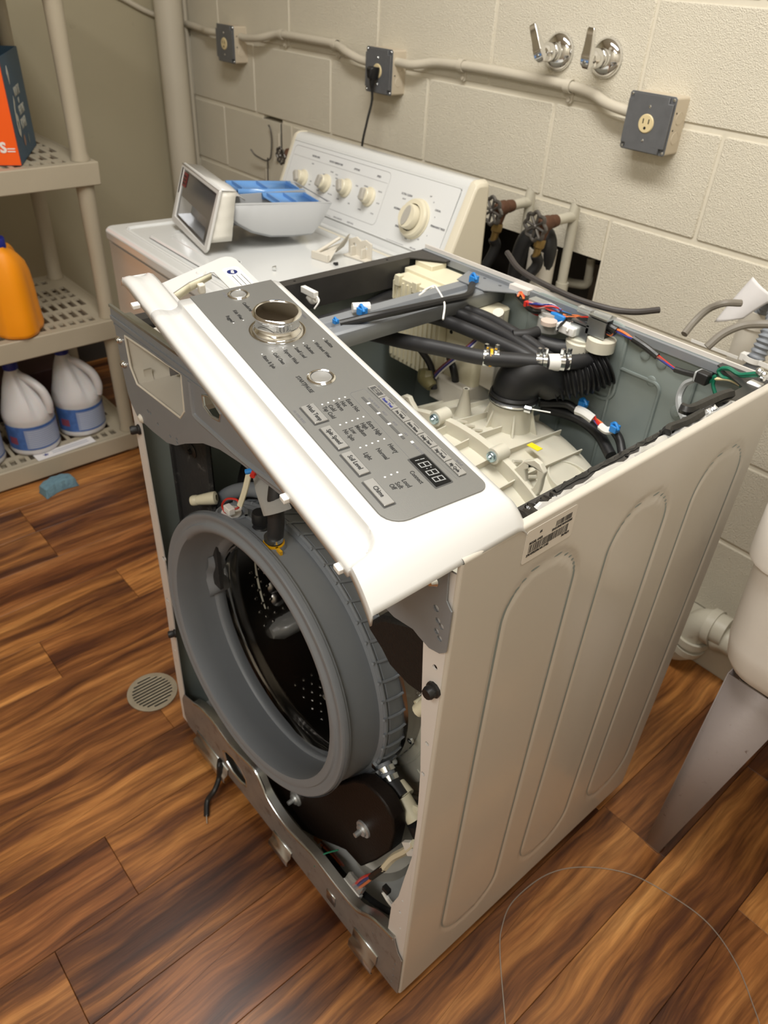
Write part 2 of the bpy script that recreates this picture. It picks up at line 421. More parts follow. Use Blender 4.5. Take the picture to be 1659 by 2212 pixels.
# added dark box, no trim: stands in for the cavity behind the openings
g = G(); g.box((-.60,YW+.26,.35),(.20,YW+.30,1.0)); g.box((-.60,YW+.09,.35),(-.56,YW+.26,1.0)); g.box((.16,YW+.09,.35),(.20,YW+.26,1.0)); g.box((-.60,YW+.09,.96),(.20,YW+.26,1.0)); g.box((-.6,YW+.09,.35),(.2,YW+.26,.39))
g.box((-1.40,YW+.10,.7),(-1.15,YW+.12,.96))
struct(g.build('cavity_box', cavity))
g = G(); g.box((-.10,YW+.20,.50),(.15,YW+.255,.73)); o = g.build('rough_block', mat('raw_block', (.16,.125,.095), .95, bump=(50,1.), var=(14,.4)), wall)
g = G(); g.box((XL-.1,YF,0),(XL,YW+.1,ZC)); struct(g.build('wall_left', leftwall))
g = G(); g.box((XR,YF,0),(XR+.1,YW+.1,ZC)); struct(g.build('wall_right', plainwall))
g = G(); g.box((XL-.1,YF-.1,0),(XR+.1,YF,ZC)); struct(g.build('wall_front', plainwall))
g = G(); g.box((XL-.1,YF-.1,ZC),(XR+.1,YW+.1,ZC+.08)); struct(g.build('ceiling', ceilm))
g = G(); g.plate([(1.052,.0),(1.052,.075),(1.07,.095),(YW,.10),(YW,.0)], [], lambda a,b,c: Vector((XL+c,a,b)), XR-XL); struct(g.build('baseboard_back', pipeold, bevel=.002))
g = G(); g.box((XL,YF,0),(XL+.012,1.05,.09)); struct(g.build('baseboard_left', mat('dark_base', (.05,.045,.04), .5)))
# trim strip in the corner
g = G(); g.box((XL,YW-.035,0),(XL+.012,YW,ZC)); g.tube([(XL+.026,YW-.012,0),(XL+.026,YW-.012,ZC)],.009,8); struct(g.build('trim_1', pipepaint))

# riser pipe in the corner
t = thing('riser_pipe', 'thick painted vertical pipe in the corner beside the shelf', 'pipe', (-1.746,1.035,0))
g = G(); g.tube([(-1.746,1.035,0),(-1.746,1.035,2.5)], .046, 28); g.build('pipe', pipepaint, t)
g = G(); g.tube([(-1.746,1.035,2.30),(-1.746,1.035,2.34)], .056, 28); g.build('coupling', pipepaint, t)

# conduit with straps
t = thing('conduit', 'painted electrical conduit bending along the block wall between the outlet boxes', 'conduit', (-.4,1.115,1.13))
yc = YW-.030; yn = YW-.013
def run(l, r=.0105):
    g = G(); g.tube(l, r, 12, sm=6); return g
def cpt(x, z, near): return (x, yn if near else yc, z)
run([(-1.400,yc,1.123),(-1.36,yc,1.123),(-1.29,yc,1.130),(-1.23,yn,1.144),(-1.17,yn,1.147),(-1.05,yn,1.147),(-.94,yn,1.145),(-.86,yc,1.133),(-.80,yc,1.122),(-.75,yc,1.120)]).build('tube', pipepaint, t)
run([(-.655,yc,1.132),(-.60,yc,1.132),(-.54,yn,1.142),(-.47,yn,1.146),(-.38,yn,1.148),(-.26,yn,1.147),(-.13,yn,1.144),(-.06,yn,1.138),(0,yc,1.126),(.065,yc,1.118)]).build('tube', pipepaint, t)
run([(XL+.012,yn,1.128),(-1.75,yn,1.128),(-1.66,yn,1.122),(-1.60,yc,1.122),(-1.515,yc,1.122)]).build('tube', pipepaint, t)
run([(XL+.0085,1.09,1.135),(XL+.0085,.99,1.16),(XL+.0085,.84,1.225),(XL+.0085,.5,1.36)], .0085).build('tube', pipepaint, t)
for x, z in ((-1.194,1.1465),(-.935,1.145),(-.442,1.147),(-.119,1.143)):
    g = G(); g.lathe([(.0115,-.008),(.0135,-.008),(.0135,.008),(.0115,.008)], (x,yn,z), (1,0,0), 16)
    g.rbox((x-.008,YW-.004,z-.034),(x+.008,YW,z-.008), .007, ax=1); g.tube([(x,YW-.003,z-.026),(x,YW-.008,z-.026)], .0045, 8); g.build('strap', pipepaint, t)

# outlet boxes
def outlet(x0, z0, label, rear_right, plugged):
    t = thing('outlet_box', label, 'outlet', (x0+.05, YW, z0), group='square steel outlet boxes on the block wall')
    x1, z1 = x0+.102, z0+.102; yf = 1.082
    g = G(); g.rbox((x0,yf,z0),(x1,YW+.002,z1), .005, ax=1); g.build('box', boxcream, t, bevel=.001)
    for zz in (z0+.03, z0+.065):
        g = G(); g.lathe([(.0,.0006),(.0105,.0006),(.0112,0),(.0118,.0006),(.0122,.0)], (x1,YW-.022,zz), (1,0,0), 20); g.build('knockout', boxcream, t)
    g = G()
    for zz in (z0+.045,z0+.075): g.tube([(x1,YW-.036,zz),(x1+.0005,YW-.036,zz)], .0018, 8)
    g.build('screw_hole', blackhole, t, label='small dark holes in the box side')
    # cover with notched corners
    n = .018; r = .008; out = []
    a, b, c, d = x0-.001, x1+.001, z0-.001, z1+.001
    o = [(a+n*.2,c),(b-n*.2,c),(b,c+n*.2),(b,d-n*.2),(b-n*.2,d),(a+n*.2,d),(a,d-n*.2),(a,c+n*.2)]
    g = G(); g.plate(o, [], lambda p,q,s: Vector((p,yf-s,q)), .0016)
    k = .013; e_ = .0025; g.plate([(a+e_,c+k),(a+k,c+k),(a+k,c+e_),(b-k,c+e_),(b-k,c+k),(b-e_,c+k),(b-e_,d-k),(b-k,d-k),(b-k,d-e_),(a+k,d-e_),(a+k,d-k),(a+e_,d-k)], [], lambda p,q,s: Vector((p,yf-.0016-s,q)), .0054)
    cv = g.build('cover_plate', greycover, t, bevel=.0018)
    for (sx, sz) in ((a+.006,c+.006),(b-.006,d-.006),(b-.006,c+.006),(a+.006,d-.006)):
        g = G(); g.lathe([(0,.002),(.002,.002),(.0032,.0008),(.0034,0)], (sx,yf-.0016,sz), (0,-1,0), 12); g.build('screw', zinc, cv)
    xc, zc = (x0+x1)/2, (z0+z1)/2
    for s in (-1,1):
        g = G(); g.lathe([(0,.0015),(.0018,.0014),(.003,0)], (xc,yf-.007,zc+s*.030), (0,-1,0), 12); g.build('screw', zinc, cv)
    g = G(); g.lathe([(.0,.0022),(.0155,.0022),(.017,.0008),(.017,-.002)], (xc,yf-.007,zc), (0,-1,0), 32); rc = g.build('receptacle', ivory, t)
    g = G(); yy = yf-.0093
    for sx in (-.0062,.0062): g.box((xc+sx-.0011,yy-.0002,zc+.000),(xc+sx+.0011,yy+.0004,zc+.0085))
    g.lathe([(0,.0002),(.0028,.0002),(.0028,-.001)], (xc,yy,zc-.0078), (0,-1,0), 12); g.build('slots', blackhole, rc)
    if plugged:
        return t, xc, zc, yy
    return t
outlet(.059, 1.057, 'steel outlet box nearest the right edge, empty receptacle, below the chrome valves', 1, 0)
_, xc, zc, yy = outlet(-.757, 1.056, 'steel outlet box with a black plug in it, middle of the three', 1, 1)
outlet(-1.517, 1.048, 'steel outlet box nearest the corner pipe, empty ivory receptacle', 1, 0)
t = thing('power_cord', 'black plug and cord hanging from the middle outlet box', 'power cord', (xc,yy,zc))
g = G(); g.loft([[Vector((xc+sx*a*(1-.18*(sz<0)),yy-d,zc+sz*b-.004)) for (sx,sz) in ((1,.3),(1,1),(-1,1),(-1,.3),(-.75,-1),(.75,-1))] for (a,b,d) in ((.012,.013,0),(.013,.014,.006),(.013,.015,.018),(.010,.012,.026),(.006,.008,.029))], cap=True)
g.tube([(xc,yy-.014,zc-.010),(xc,yy-.015,zc-.030),(xc,yy-.014,zc-.040)], [.009,.006,.004], 10); g.build('plug', black, t, ang=50, bevel=.0012)
g = G(); g.tube([(xc,yy-.014,zc-.036),(xc-.001,yy-.012,zc-.07),(xc-.006,1.05,zc-.12),(xc-.012,1.04,zc-.19),(xc-.010,1.05,zc-.30),(xc-.005,1.06,zc-.45)], .0032, 8, sm=6); g.build('cord', black, t)

# chrome shower-type valves
def chrome_valve(x, z, ang, label):
    t = thing('chrome_valve', label, 'valve handle', (x,YW,z), group='chrome lever valves on the wall')
    g = G(); g.lathe([(.037,.0),(.037,.003),(.034,.008),(.026,.013),(.0185,.015),(.0170,.020)], (x,YW-.002,z), (0,-1,0), 40); g.build('escutcheon', chrome, t)
    g = G(); g.lathe([(.0145,.010),(.0165,.018),(.0165,.022),(.0150,.026),(.0180,.031),(.0185,.044),(.0145,.056),(.0110,.062),(0,.064)], (x,YW,z), (0,-1,0), 32); g.build('stem', chrome, t)
    c, s = math.cos(ang), math.sin(ang)
    def T(a, b, d): return Vector((x+a*c-b*s, YW-.062-d, z+a*s+b*c))
    g = G()
    sec = [(-.018,.0065,.000,.006),(-.010,.0105,-.004,.012),(.004,.0110,-.004,.014),(.022,.0095,.002,.014),(.050,.0085,.008,.016),(.054,.0070,.009,.015)]
    g.loft([[T(-w_,l,d0),T(w_,l,d0),T(w_,l,d1),T(-w_,l,d1)] for (l,w_,d0,d1) in sec], cap=True)
    g.build('lever', chrome, t, bevel=.0012)
    p = T(0,-.006,.0135); g = G(); g.lathe([(0,.0012),(.003,.001),(.0038,0)], p, (0,-1,0), 12); g.build('screw', steel, t)
chrome_valve(-.168, 1.201, math.radians(25), 'chrome wall valve with its lever tilted left, left of the two')
chrome_valve(-.045, 1.202, math.radians(-4), 'chrome wall valve with its lever upright, right of the two')

# wire hook by the gap in the wall
t = thing('wire_hook', 'thin bent wire hook hanging on the wall left of the white washer console', 'hook', (-1.29,YW,.80))
g = G(); yh = YW-.012
g.tube([(-1.288,yh,.888),(-1.278,yh,.878),(-1.272,yh,.85),(-1.270,yh-.004,.815),(-1.276,yh-.006,.790),(-1.296,yh-.01,.780),(-1.325,yh-.014,.783),(-1.348,yh-.02,.790),(-1.362,yh-.026,.805)], .0026, 8, sm=5)
g.build('hook', iron, t)
g = G(); g.tube([(-1.300,yh,.787),(-1.301,yh-.002,.70),(-1.305,yh,.55)], .0026, 8, sm=4); g.build('rod', iron, t)
g = G(); g.tube([(-1.31,YW-.008,.75),(-1.312,YW-.008,.45)], .008, 10); g.tube([(-1.255,YW-.006,.79),(-1.24,YW-.006,.80),(-1.238,YW-.006,.87)],.005,8,sm=4); g.build('mount', pipepaint, t)

# hose bibs
def bib(x, y, z, hx, label, hose, withp=True, s=1.):
    t = thing('hose_valve', label, 'valve', (x,y,z), group='old hose valves behind the machines')
    d = Vector((-.03,-1,-.05)).normalized(); o = Vector((x,y,z)); u, v, _ = frame(d)
    if withp:
        px_, pz = hx
        g = G(); g.tube([o+Vector((0,.004,0)), Vector((px_,y+.050,z+.002)), Vector((px_,y+.062,z-.002)), Vector((px_+.001,y+.067,z-.014)), Vector((px_+.003,y+.068,z-.5))], .0115, 14, sm=5); g.build('supply_pipe', pipeold, t)
        g = G(); g.tube([(px_+.003,y+.068,pz),(px_+.003,y+.068,pz-.035)], .015, 14); g.build('coupling', pipeold, t)
    g = G(); g.lathe([(.010,-.010),(.013,-.008),(.0145,.004),(.013,.010),(.0165,.018),(.0165,.036),(.012,.040),(.009,.046),(.005,.050),(.004,.060)], o, d, 16)
    g.tube([o+d*.022,o+d*.024+Vector((-.004,-.004,-.034))], [.012,.0095], 12); g.build('valve_body', rustm, t)
    c = o+d*.060
    g = G(); R0 = .0280*s; n = 48; ring = []
    for k in range(n):
        a = 2*PI*k/n; rr = R0*(1+.10*math.cos(8*a)); ring.append(c+(u*math.cos(a)+v*math.sin(a))*rr)
    g.tube(ring, .0042*s, 8, closed=True)
    for k in range(4):
        a = PI*k/4+.2; g.tube([c+(u*math.cos(a)+v*math.sin(a))*R0, c, c-(u*math.cos(a)+v*math.sin(a))*R0], .0031*s, 6)
    g.lathe([(0,.006),(.004,.006),(.006,.003),(.0065,-.003)], c, d, 12); g.build('handwheel', iron, t)
    b = o+d*.024+Vector((-.004,-.004,-.034))
    g = G(); g.lathe([(.011,0),(.0125,.004),(.0125,.018),(.010,.021)], b, (-.1,-.1,-1), 8); g.lathe([(.0085,.02),(.0085,.045)], b, (-.1,-.1,-1), 12); g.build('brass_fitting', brass, t)
    if hose:
        q = b+Vector((-.004,-.004,-.036)); g = G(); g.tube([q]+[Vector(h) for h in hose], .0125, 12, sm=6); g.build('hose', rubber, t)
bib(-.160, 1.025, .899, (-.158,.62), 'rusty hose valve with handwheel right beside the white washer console', [(-.168,1.00,.80),(-.190,.97,.70),(-.20,.95,.5)])
bib(-.031, 1.025, .896, (-.028,.748), 'rusty hose valve with handwheel over the white standpipe', [(-.038,1.00,.80),(-.062,.98,.73),(-.08,.96,.5)])
bib(-.992, 1.02, .865, (-.990,.70), 'small dark handwheel peeking out left of the white washer console', None, True, .75)
t = thing('standpipe', 'white drain standpipe with black hose in the wall opening', 'pipe', (-.075,1.06,0))
g = G(); g.lathe([(.0325,.40),(.0325,.822),(.0290,.822),(.0290,.70)], (-.068,1.055,0), (0,0,1), 32); g.build('pipe', pvc, t)
g = G(); g.tube([(-.118,1.030,.58),(-.120,1.030,.74),(-.110,1.040,.83),(-.075,1.055,.853),(-.052,1.05,.825),(-.058,1.052,.76)], [.017,.018,.022,.022,.021,.018], 14, sm=6); g.build('drain_hose', rubber, t)
t = thing('stub_pipe', 'short painted stub pipe inside the wall opening', 'pipe', (-.045,YW+.1,.73))
g = G(); g.tube([(-.030,1.20,.785),(-.026,1.20,.735)], .010, 12); g.tube([(-.026,1.20,.742),(-.028,1.20,.722),(-.06,1.205,.712),(-.10,1.21,.705)], .011, 12, sm=4); g.build('pipe', pipeold, t)

# floor drain
t = thing('floor_drain', 'round metal floor drain grate with slots', 'drain', (-.128,-.011,0))
c0 = Vector((-.128,-.011)); Rd = .0545
hl = []
for k in range(-5, 6):
    off = k*.0082; hw = math.sqrt(max(0,(Rd-.010)**2-off*off)) - .002
    if hw < .008: continue
    segs = [(-hw, hw)] if abs(k) not in (2,4) else [(-hw, -.004), (.004, hw)]
    if abs(k) in (2,4): segs = [(-hw, hw)]
    for (a, b) in segs: hl.append([(c0.x+off-.0022, c0.y+a),(c0.x+off+.0022, c0.y+a),(c0.x+off+.0022, c0.y+b),(c0.x+off-.0022, c0.y+b)])
g = G(); g.plate([(c0.x+Rd*math.cos(2*PI*k/40), c0.y+Rd*math.sin(2*PI*k/40)) for k in range(40)], hl, lambda a,b,c: Vector((a,b,.0005+c)), .003); g.build('grate', drainm, t, bevel=.0004)
g = G(); g.lathe([(0,.0003),(Rd-.001,.0003)], (c0.x,c0.y,0), (0,0,1), 32); g.build('well', blackhole, t)

# sponge
g = G()
def spo(u, v):
    a = (u-.5)*.105; b = (v-.5)*.052*(1-.15*abs(u-.5))
    return Vector((a, b+.007*math.cos(PI*(u-.5)*1.6), 0))
nu, nv = 22, 12; top = []
def edge(t): return 1-abs(2*t-1)**6
G_ = G()
for sgn in (0, 1):
    G_.grid(nu, nv, lambda u, v: spo(u, v)+Vector((.001*math.sin(31*u+3*v), .001*math.sin(27*v), .001 if not sgn else .002+.030*max(edge(u)*edge(v),0)**.22+.0012*math.sin(23*u)*math.sin(19*v))))
o = G_.build('sponge', spongem); o.location = (-1.018,.132,0); o.rotation_euler = (0,0,math.radians(98)); tag(o, 'worn blue sponge on the floor in front of the shelf', 'sponge')

# loop of wire on the floor
t_ = [(1092,2214),(1080,2060),(1085,2000),(1110,1945),(1180,1890),(1260,1873),(1360,1888),(1450,1935),(1530,1995),(1590,2080),(1630,2180),(1642,2216)]
g = G(); g.tube([at(p[0],p[1],'z',.0014) for p in t_], .0009, 6, sm=8); o = g.build('wire_loop', mat('thin_wire', (.42,.38,.33), .35, .6)); tag(o, 'thin grey wire curled in a big loop on the floor', 'wire')

# ================================================================ FRONT-LOAD WASHER
W = .6865; D = .605; H = .922
wm = thing('front_load_washer', 'white front-load washer with its top and front panels off, tub and hoses exposed', 'washing machine', (W/2, D/2, 0))
def sstad(y, z):
    # height of the embossed side: three tall stadium grooves
    h = 0
    for yc_ in (.138,.321,.505):
        dz = max(z-.795, 0) if z > .45 else max(.165-z, 0); dy = abs(y-yc_)
        d = math.hypot(dy, dz)-.060
        a = abs(d)
        if a < .0075: h -= .0019*(.5+.5*math.cos(PI*a/.0075))
        elif d < 0: h -= .0002
    return h
g = G()
def side(u, v):
    y = .004+u*(D-.008); z = .034+v*(H-.034-.004); return Vector((W+sstad(y,z), y, z))
ys = [0, .004]
g.grid(230, 120, side)
# rounded top edge and front fold
n = 5
for k in range(n):
    a0, a1 = PI/2*k/n, PI/2*(k+1)/n; r = .004
    g.add([(W-r+r*math.cos(a),y,H-r+r*math.sin(a)) for a in (a0,a1) for y in (.004,D-.004)], [(0,1,3,2)])
    g.add([(W-r+r*math.cos(a),r-r*math.sin(a),z) for a in (a0,a1) for z in (.034,H-.004)], [(0,1,3,2)])
g.add([(W-.004,.004,H),(W-.004,D-.004,H),(W-.010,D-.004,H),(W-.010,.004,H)], [(0,1,2,3)])
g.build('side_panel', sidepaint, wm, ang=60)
g = G(); g.box((W-.0035,.002,.034),(W-.0015,D-.002,H-.004)); g.build('side_panel_lining', innergreen, wm)
# front flange of the right side, with a wavy inner edge and holes
zz = [(.034,.050),(.15,.046),(.26,.043),(.30,.030),(.36,.022),(.42,.013),(.50,.012),(.60,.018),(.70,.030),(.76,.036),(.80,.040),(.90,.042)]
out = [(W-.004,.034),(W-.004,.905)] + [(W-.001-w_*.85,z) for z,w_ in reversed(zz)]
def circ(x, z, r, n=10, sx=1): return [(x+r*sx*math.cos(2*PI*k/n), z+r*math.sin(2*PI*k/n)) for k in range(n)]
hs = [circ(W-.012,z,.0030) for z in (.60,.655)] + [circ(W-.016,.735,.003), circ(W-.015,.775,.0035), circ(W-.018,.30,.0022), circ(W-.020,.265,.0035,8,.7), circ(W-.016,.225,.002), circ(W-.02,.10,.002)]
g = G(); g.plate(out, hs, lambda a,b,c: Vector((a,c,b)), .0022); g.build('front_flange', flangewhite, wm)
g = G(); g.lathe([(0,.012),(.0062,.012),(.0075,.009),(.0075,.004),(.0095,.003),(.0095,0)], (W-.012,0,.745), (0,-1,0), 10); g.build('rubber_bumper', rubber, wm)
# left side
g = G(); g.box((0,.002,.034),(.0022,D-.002,.908)); g.build('side_panel', whitepaint, wm)
g = G(); g.box((.0024,.004,.034),(.004,D-.004,.900)); g.build('side_panel_lining', innergreen, wm)
g = G(); zl = [(.034,.0),(.20,.001),(.30,.004),(.40,.010),(.50,.011),(.60,.008),(.70,.006),(.78,.004),(.90,.0)]
out = [(dx+.0, z) for z, dx in zl] + [(dx+.024, z) for z, dx in reversed(zl)]
g.plate(out, [circ(.022+.010,.49,.0055,12), circ(.020,.385,.0045,10), circ(.018,.695,.0022), circ(.016,.25,.0025),circ(.020,.60,.002)], lambda a,b,c: Vector((a,c-.001,b)), .0022); g.build('front_flange', flangewhite, wm)
for x, z in ((.020,.742),(.032,.309)):
    g = G(); g.lathe([(0,.014),(.006,.014),(.0072,.011),(.0065,.004),(.0085,.002),(.0085,0)], (x,-.001,z), (-.35,-1,0), 12); g.build('rubber_bumper', rubber, wm)
# back panel
g = G(); g.box((.002,D-.003,.034),(W-.002,D-.001,.915)); g.build('back_panel', innergreen, wm)
g = G(); g.box((.002,D-.0012,.034),(W-.002,D,.918)); g.build('back_skin', whitepaint, wm)
# embossed seams and recesses on the back panel
def slot_ring(x0, z0, x1, z1, r, w_=.003, y=None, mt=innergreen, name='embossed_panel'):
    y = D-.004 if y is None else y
    P = []
    for (cx, cz, a0) in ((x1-r,z1-r,0),(x0+r,z1-r,90),(x0+r,z0+r,180),(x1-r,z0+r,270)):
        for k in range(6): t = math.radians(a0+18*k); P.append(Vector((cx+r*math.cos(t), y, cz+r*math.sin(t))))
    g = G(); g.tube(P, w_, 8, closed=True); return g.build(name, mt, wm)
slot_ring(.445,.60,.525,.85,.012); slot_ring(.30,.60,.36,.80,.012); slot_ring(.575,.70,.655,.895,.012)
g = G(); g.lathe([(.0,.002),(.010,.002),(.013,0)], (.563,D-.003,.820), (0,-1,0), 20); g.lathe([(0,.004),(.004,.004),(.005,0)], (.563,D-.003,.820), (0,-1,0), 12); g.build('dimple', innergreen, wm)
for x, z in ((.487,.884),(.516,.881),(.508,.850)):
    g = G(); g.lathe([(0,.0025),(.005,.0025),(.008,.001),(.0085,0)], (x,D-.003,z), (0,-1,0), 16); g.build('dimple', innergreen, wm)
# valve plate on the back with its rim
g = G(); g.rbox((.265,D-.009,.815),(.452,D-.004,.913), .018, ax=1, br=.002); g.build('valve_plate', innergreen, wm)
slot_ring(.265,.790,.452,.914,.02,.0035)
# top rims
g = G(); g.box((.0,D-.009,.911),(W,D,.914)); g.box((.0,D-.0100,.902),(W,D-.0090,.914)); g.box((0,D-.0015,.905),(W,D,.920)); g.build('back_rim', bracketgrey, wm)
g = G(); g.box((.0,D-.0025,.914),(W,D+.0005,.9215)); g.build('rim_edge', whitepaint, wm)
g = G()
out = [(0,.0),(.022,.0),(.022,.545),(.075,.585),(.075,.603),(.0,.603)]
g.plate(out, [circ(.011,.30,.0025),circ(.011,.50,.0025)], lambda a,b,c: Vector((a,b,.911+c)), .002); g.box((.0205,.0,.865),(.022,.545,.911)); g.build('side_rim', innerdark, wm, label='dark left top rim')
g = G(); g.plate([(W-.030,.002),(W-.010,.002),(W-.010,.603),(W-.085,.603),(W-.085,.590),(W-.030,.555)], [circ(W-.02,.49,.0025),circ(W-.02,.28,.0025),circ(W-.022,.09,.003)], lambda a,b,c: Vector((a,b,.9145+c)), .002); g.box((W-.030,.0,.885),(W-.0285,.555,.9145)); g.build('side_rim', innerdark, wm, label='dark right top rim')
g = G(); g.tube([(W-.0075,.01,.9165),(W-.0075,.30,.9165),(W-.0075,.598,.9165)], .0032, 8); g.build('rim_seal', sealblk, wm)
# torn foil tape and sealant on the right rim
def scrap(y0, y1, x0, x1, mt, name, h=.0035, seed=1, label=None):
    rnd = random.Random(seed); n = 42; L = []
    for k in range(n+1):
        t = k/n; y = y0+(y1-y0)*t
        a = x0+rnd.uniform(-.0022,.0035); b = x1+rnd.uniform(-.001,.001); z = .9175+rnd.uniform(0,h)
        L.append([Vector((a,y,.9166)),Vector((a+.001,y,z)),Vector(((a+b)/2,y,z+rnd.uniform(-.001,.0015))),Vector((b,y,.9178)),Vector((b,y,.9166))])
    g = G(); g.loft(L, closed=False); return g.build(name, mt, wm, ang=20, label=label)
scrap(.045,.155, W-.026, W-.012, sealblk, 'sealant_strip', seed=3, h=.0022, label='glossy black sealant on the right rim')
scrap(.12,.505, W-.019, W-.0105, foil, 'foil_tape', seed=4, label='torn silvery foil tape on the right rim')
scrap(.16,.40, W-.029, W-.023, tape, 'sealant_strip', seed=5, h=.001)
scrap(.055,.085, W-.022, W-.012, creamold, 'glue_blob', seed=6, h=.006)
scrap(.42,.47, W-.028, W-.018, foil, 'foil_tape', seed=8)
# front top cross bracket
def TF(a, b, c): return Vector((a, -.0025-c, b))
up = [(-.006,.932),(-.008,.918),(-.001,.905),(.0,.848),(.006,.800),(.012,.785),(.029,.768),(.075,.766),(.120,.768),(.150,.778),(.180,.796),(.232,.822),(.275,.834),(.323,.839),(.413,.840),(.50,.836),(.56,.822),(.600,.803),(.612,.801),(.640,.806),(.648,.803),(.664,.799),(.678,.803),(.686,.811),(.686,.864),(.6835,.866),(.678,.872),(.676,.905),(.668,.932)]
dh = [(.031,.899),(.193,.906),(.189,.850),(.175,.834),(.048,.831),(.033,.853)]
sh = [(.2450,.898),(.264,.904),(.287,.890),(.283,.879),(.263,.876),(.246,.883)]
hl = [dh, sh] + [circ(x,z,.0028,8) for x,z in ((.070,.797),(.078,.797),(.098,.788),(.134,.785),(.154,.790),(.154,.784))] + [circ(.655,.878,.0028), circ(.667,.855,.004), circ(.671,.842,.0035), circ(.676,.838,.0035),circ(.671,.828,.0035),circ(.676,.822,.0035),circ(.642,.872,.0045)] + [[(.596,.872),(.612,.868),(.612,.878),(.598,.880)]]
g = G(); g.plate(up, hl, TF, .0016); br = g.build('front_bracket', bracketgrey, wm)
g = G(); g.plate([(-.006,.912),(.668,.912),(.668,.918),(-.006,.918)], [], TF, .004); g.plate([(.0,.905),(.668,.905),(.668,.908),(.0,.908)], [], TF, .003)
g.build('stiffening_rib', bracketgrey, br)
g = G(); g.box((-.006,-.006,.930),(.62,-.002,.934)); g.box((0,-.003,.9165),(.64,.022,.918)); g.build('top_lip', steel, br)
g = G()
for P in ([(.215,.905),(.215,.868),(.222,.856),(.262,.853),(.330,.848),(.42,.850)],):
    g.tube([Vector((x,-.003,z)) for x,z in P], .0045, 8, sm=5)
g.build('pressed_bead', bracketgrey, br)
P = [Vector((x,-.0040,z)) for x,z in dh]; g = G(); g.tube(P, .0017, 8, closed=True); g.build('opening_rim', creamold, br)
P = [Vector((x,-.0042,z)) for x,z in sh]; g = G(); g.tube(P, .0018, 8, closed=True); g.build('opening_rim', steel, br)
# detergent drawer housing behind the opening
g = G(); 
def inset(P, k, y): 
    cx = sum(p[0] for p in P)/len(P); cz = sum(p[1] for p in P)/len(P); return [Vector((cx+(p[0]-cx)*k, y, cz+(p[1]-cz)*k)) for p in P]
g.loft([inset(dh,1.02,-.003), inset(dh,1.02,.06), inset([(x,z+(.006 if z<.84 else 0)) for x,z in dh],1.0,.13), inset(dh,.97,.20)]); g.add(inset(dh,.97,.20), [tuple(range(6))]); hb = g.build('drawer_housing', creamold, wm)
g = G(); g.box((.055,.05,.835),(.063,.12,.862)); g.box((.100,.11,.836),(.106,.19,.880)); g.build('housing_rib', creamold, hb)
g = G(); g.lathe([(.020,.0),(.020,.012),(.018,.012),(.018,.0)], (.062,.01,.842), (0,1,0), 20, a0=PI*.9, a1=PI*1.5); g.build('housing_hook', creamold, hb)
for x, z in ((.004,.885),(.006,.848)):
    g = G(); g.lathe([(0,.005),(.003,.005),(.0055,.002),(.006,0)], (x+.004,-.004,z), (0,-1,0), 12); g.lathe([(0,.004),(.003,.004),(.004,0)], (x+.010,-.004,z+.001), (0,-1,0), 10); g.build('screw', zinc, wm)
g = G(); g.lathe([(0,.006),(.004,.006),(.007,.003),(.008,0)], (.040,-.002,.771), (0,-1,0), 12); g.build('nylon_clip', creamold, wm)
g = G(); g.tube([(.352,-.004,.843),(.346,-.010,.840)], .0035, 8); g.build('wire_clip', bluem, wm, label='blue clip'); 
g = G(); g.tube([(.356,-.004,.843),(.360,-.010,.841)], .0035, 8); g.build('wire_clip', redm, wm, label='red clip')
g = G(); g.lathe([(0,.006),(.0035,.006),(.0055,.003),(.007,.001),(.007,0)], (.660,-.0042,.885), (0,-1,0), 12); g.build('screw', zinc, wm)
g = G(); g.box((.598,-.012,.862),(.622,-.004,.868)); g.box((.602,-.014,.858),(.606,-.004,.862)); g.box((.612,-.014,.858),(.616,-.004,.862)); g.build('metal_clip', zinc, wm)

# lower front panel
lo = [(.018,.060),(.018,.110),(.030,.135),(.070,.150),(.098,.165),(.130,.172),(.160,.173),(.204,.165),(.230,.168),(.256,.175),(.280,.181),(.298,.179),(.314,.160),(.326,.144),(.356,.130),(.395,.125),(.44,.135),(.474,.141),(.531,.138),(.573,.139),(.592,.150),(.610,.168),(.630,.180),(.664,.190),(.668,.178),(.675,.160),(.685,.150),(.685,.040),(.670,.038),(.361,.046),(.235,.045),(.030,.038)]
hh = [[(.175,.108),(.190,.121),(.215,.128),(.240,.124),(.257,.108),(.256,.086),(.235,.076),(.205,.074),(.183,.084)]] + [circ(x,z,.0022,8) for x,z in ((.102,.130),(.330,.085),(.455,.072),(.67,.055),(.672,.08),(.671,.10),(.673,.12),(.62,.13))]
g = G(); g.plate(lo, hh, TF, .0016); lp_ = g.build('lower_panel', steelrust, wm)
top = [p for p in lo[4:24]]
g = G(); g.tube([Vector((x,-.003,z-.004)) for x,z in lo[3:24]], .0035, 8, sm=3); g.build('rolled_edge', steel, lp_)
g = G(); L = [[Vector((x,-.003,z)),Vector((x,.010,z+.002)),Vector((x,.010,z-.001))] for x,z in [(p.x,p.z) for p in smooth([Vector((x,0,z)) for x,z in lo[3:24]],3)]]; g.loft(L, closed=False); g.build('top_lip', steel, lp_)
for (x0,x1,z0,z1) in ((.345,.402,.024,.058),(.578,.636,.032,.080),(.505,.527,.064,.092),(.072,.19,.030,.066)):
    g = G(); cx = (x0+x1)/2; n = 5; L = []
    prof = [(-.004,z1),(-.007,z1-.002),(-.009,z1-(z1-z0)*.45),(-.016,z1-(z1-z0)*.55),(-.018,z0+.004),(-.015,z0)]
    if z1-z0 < .03: prof = [(-.0045,z1),(-.006,z1-.002),(-.006,z0)]
    g.loft([[Vector((x,y,z)) for y,z in prof] for x in (x0,x1)], closed=False); g.build('mounting_tab', steel, lp_, solid=.0015)
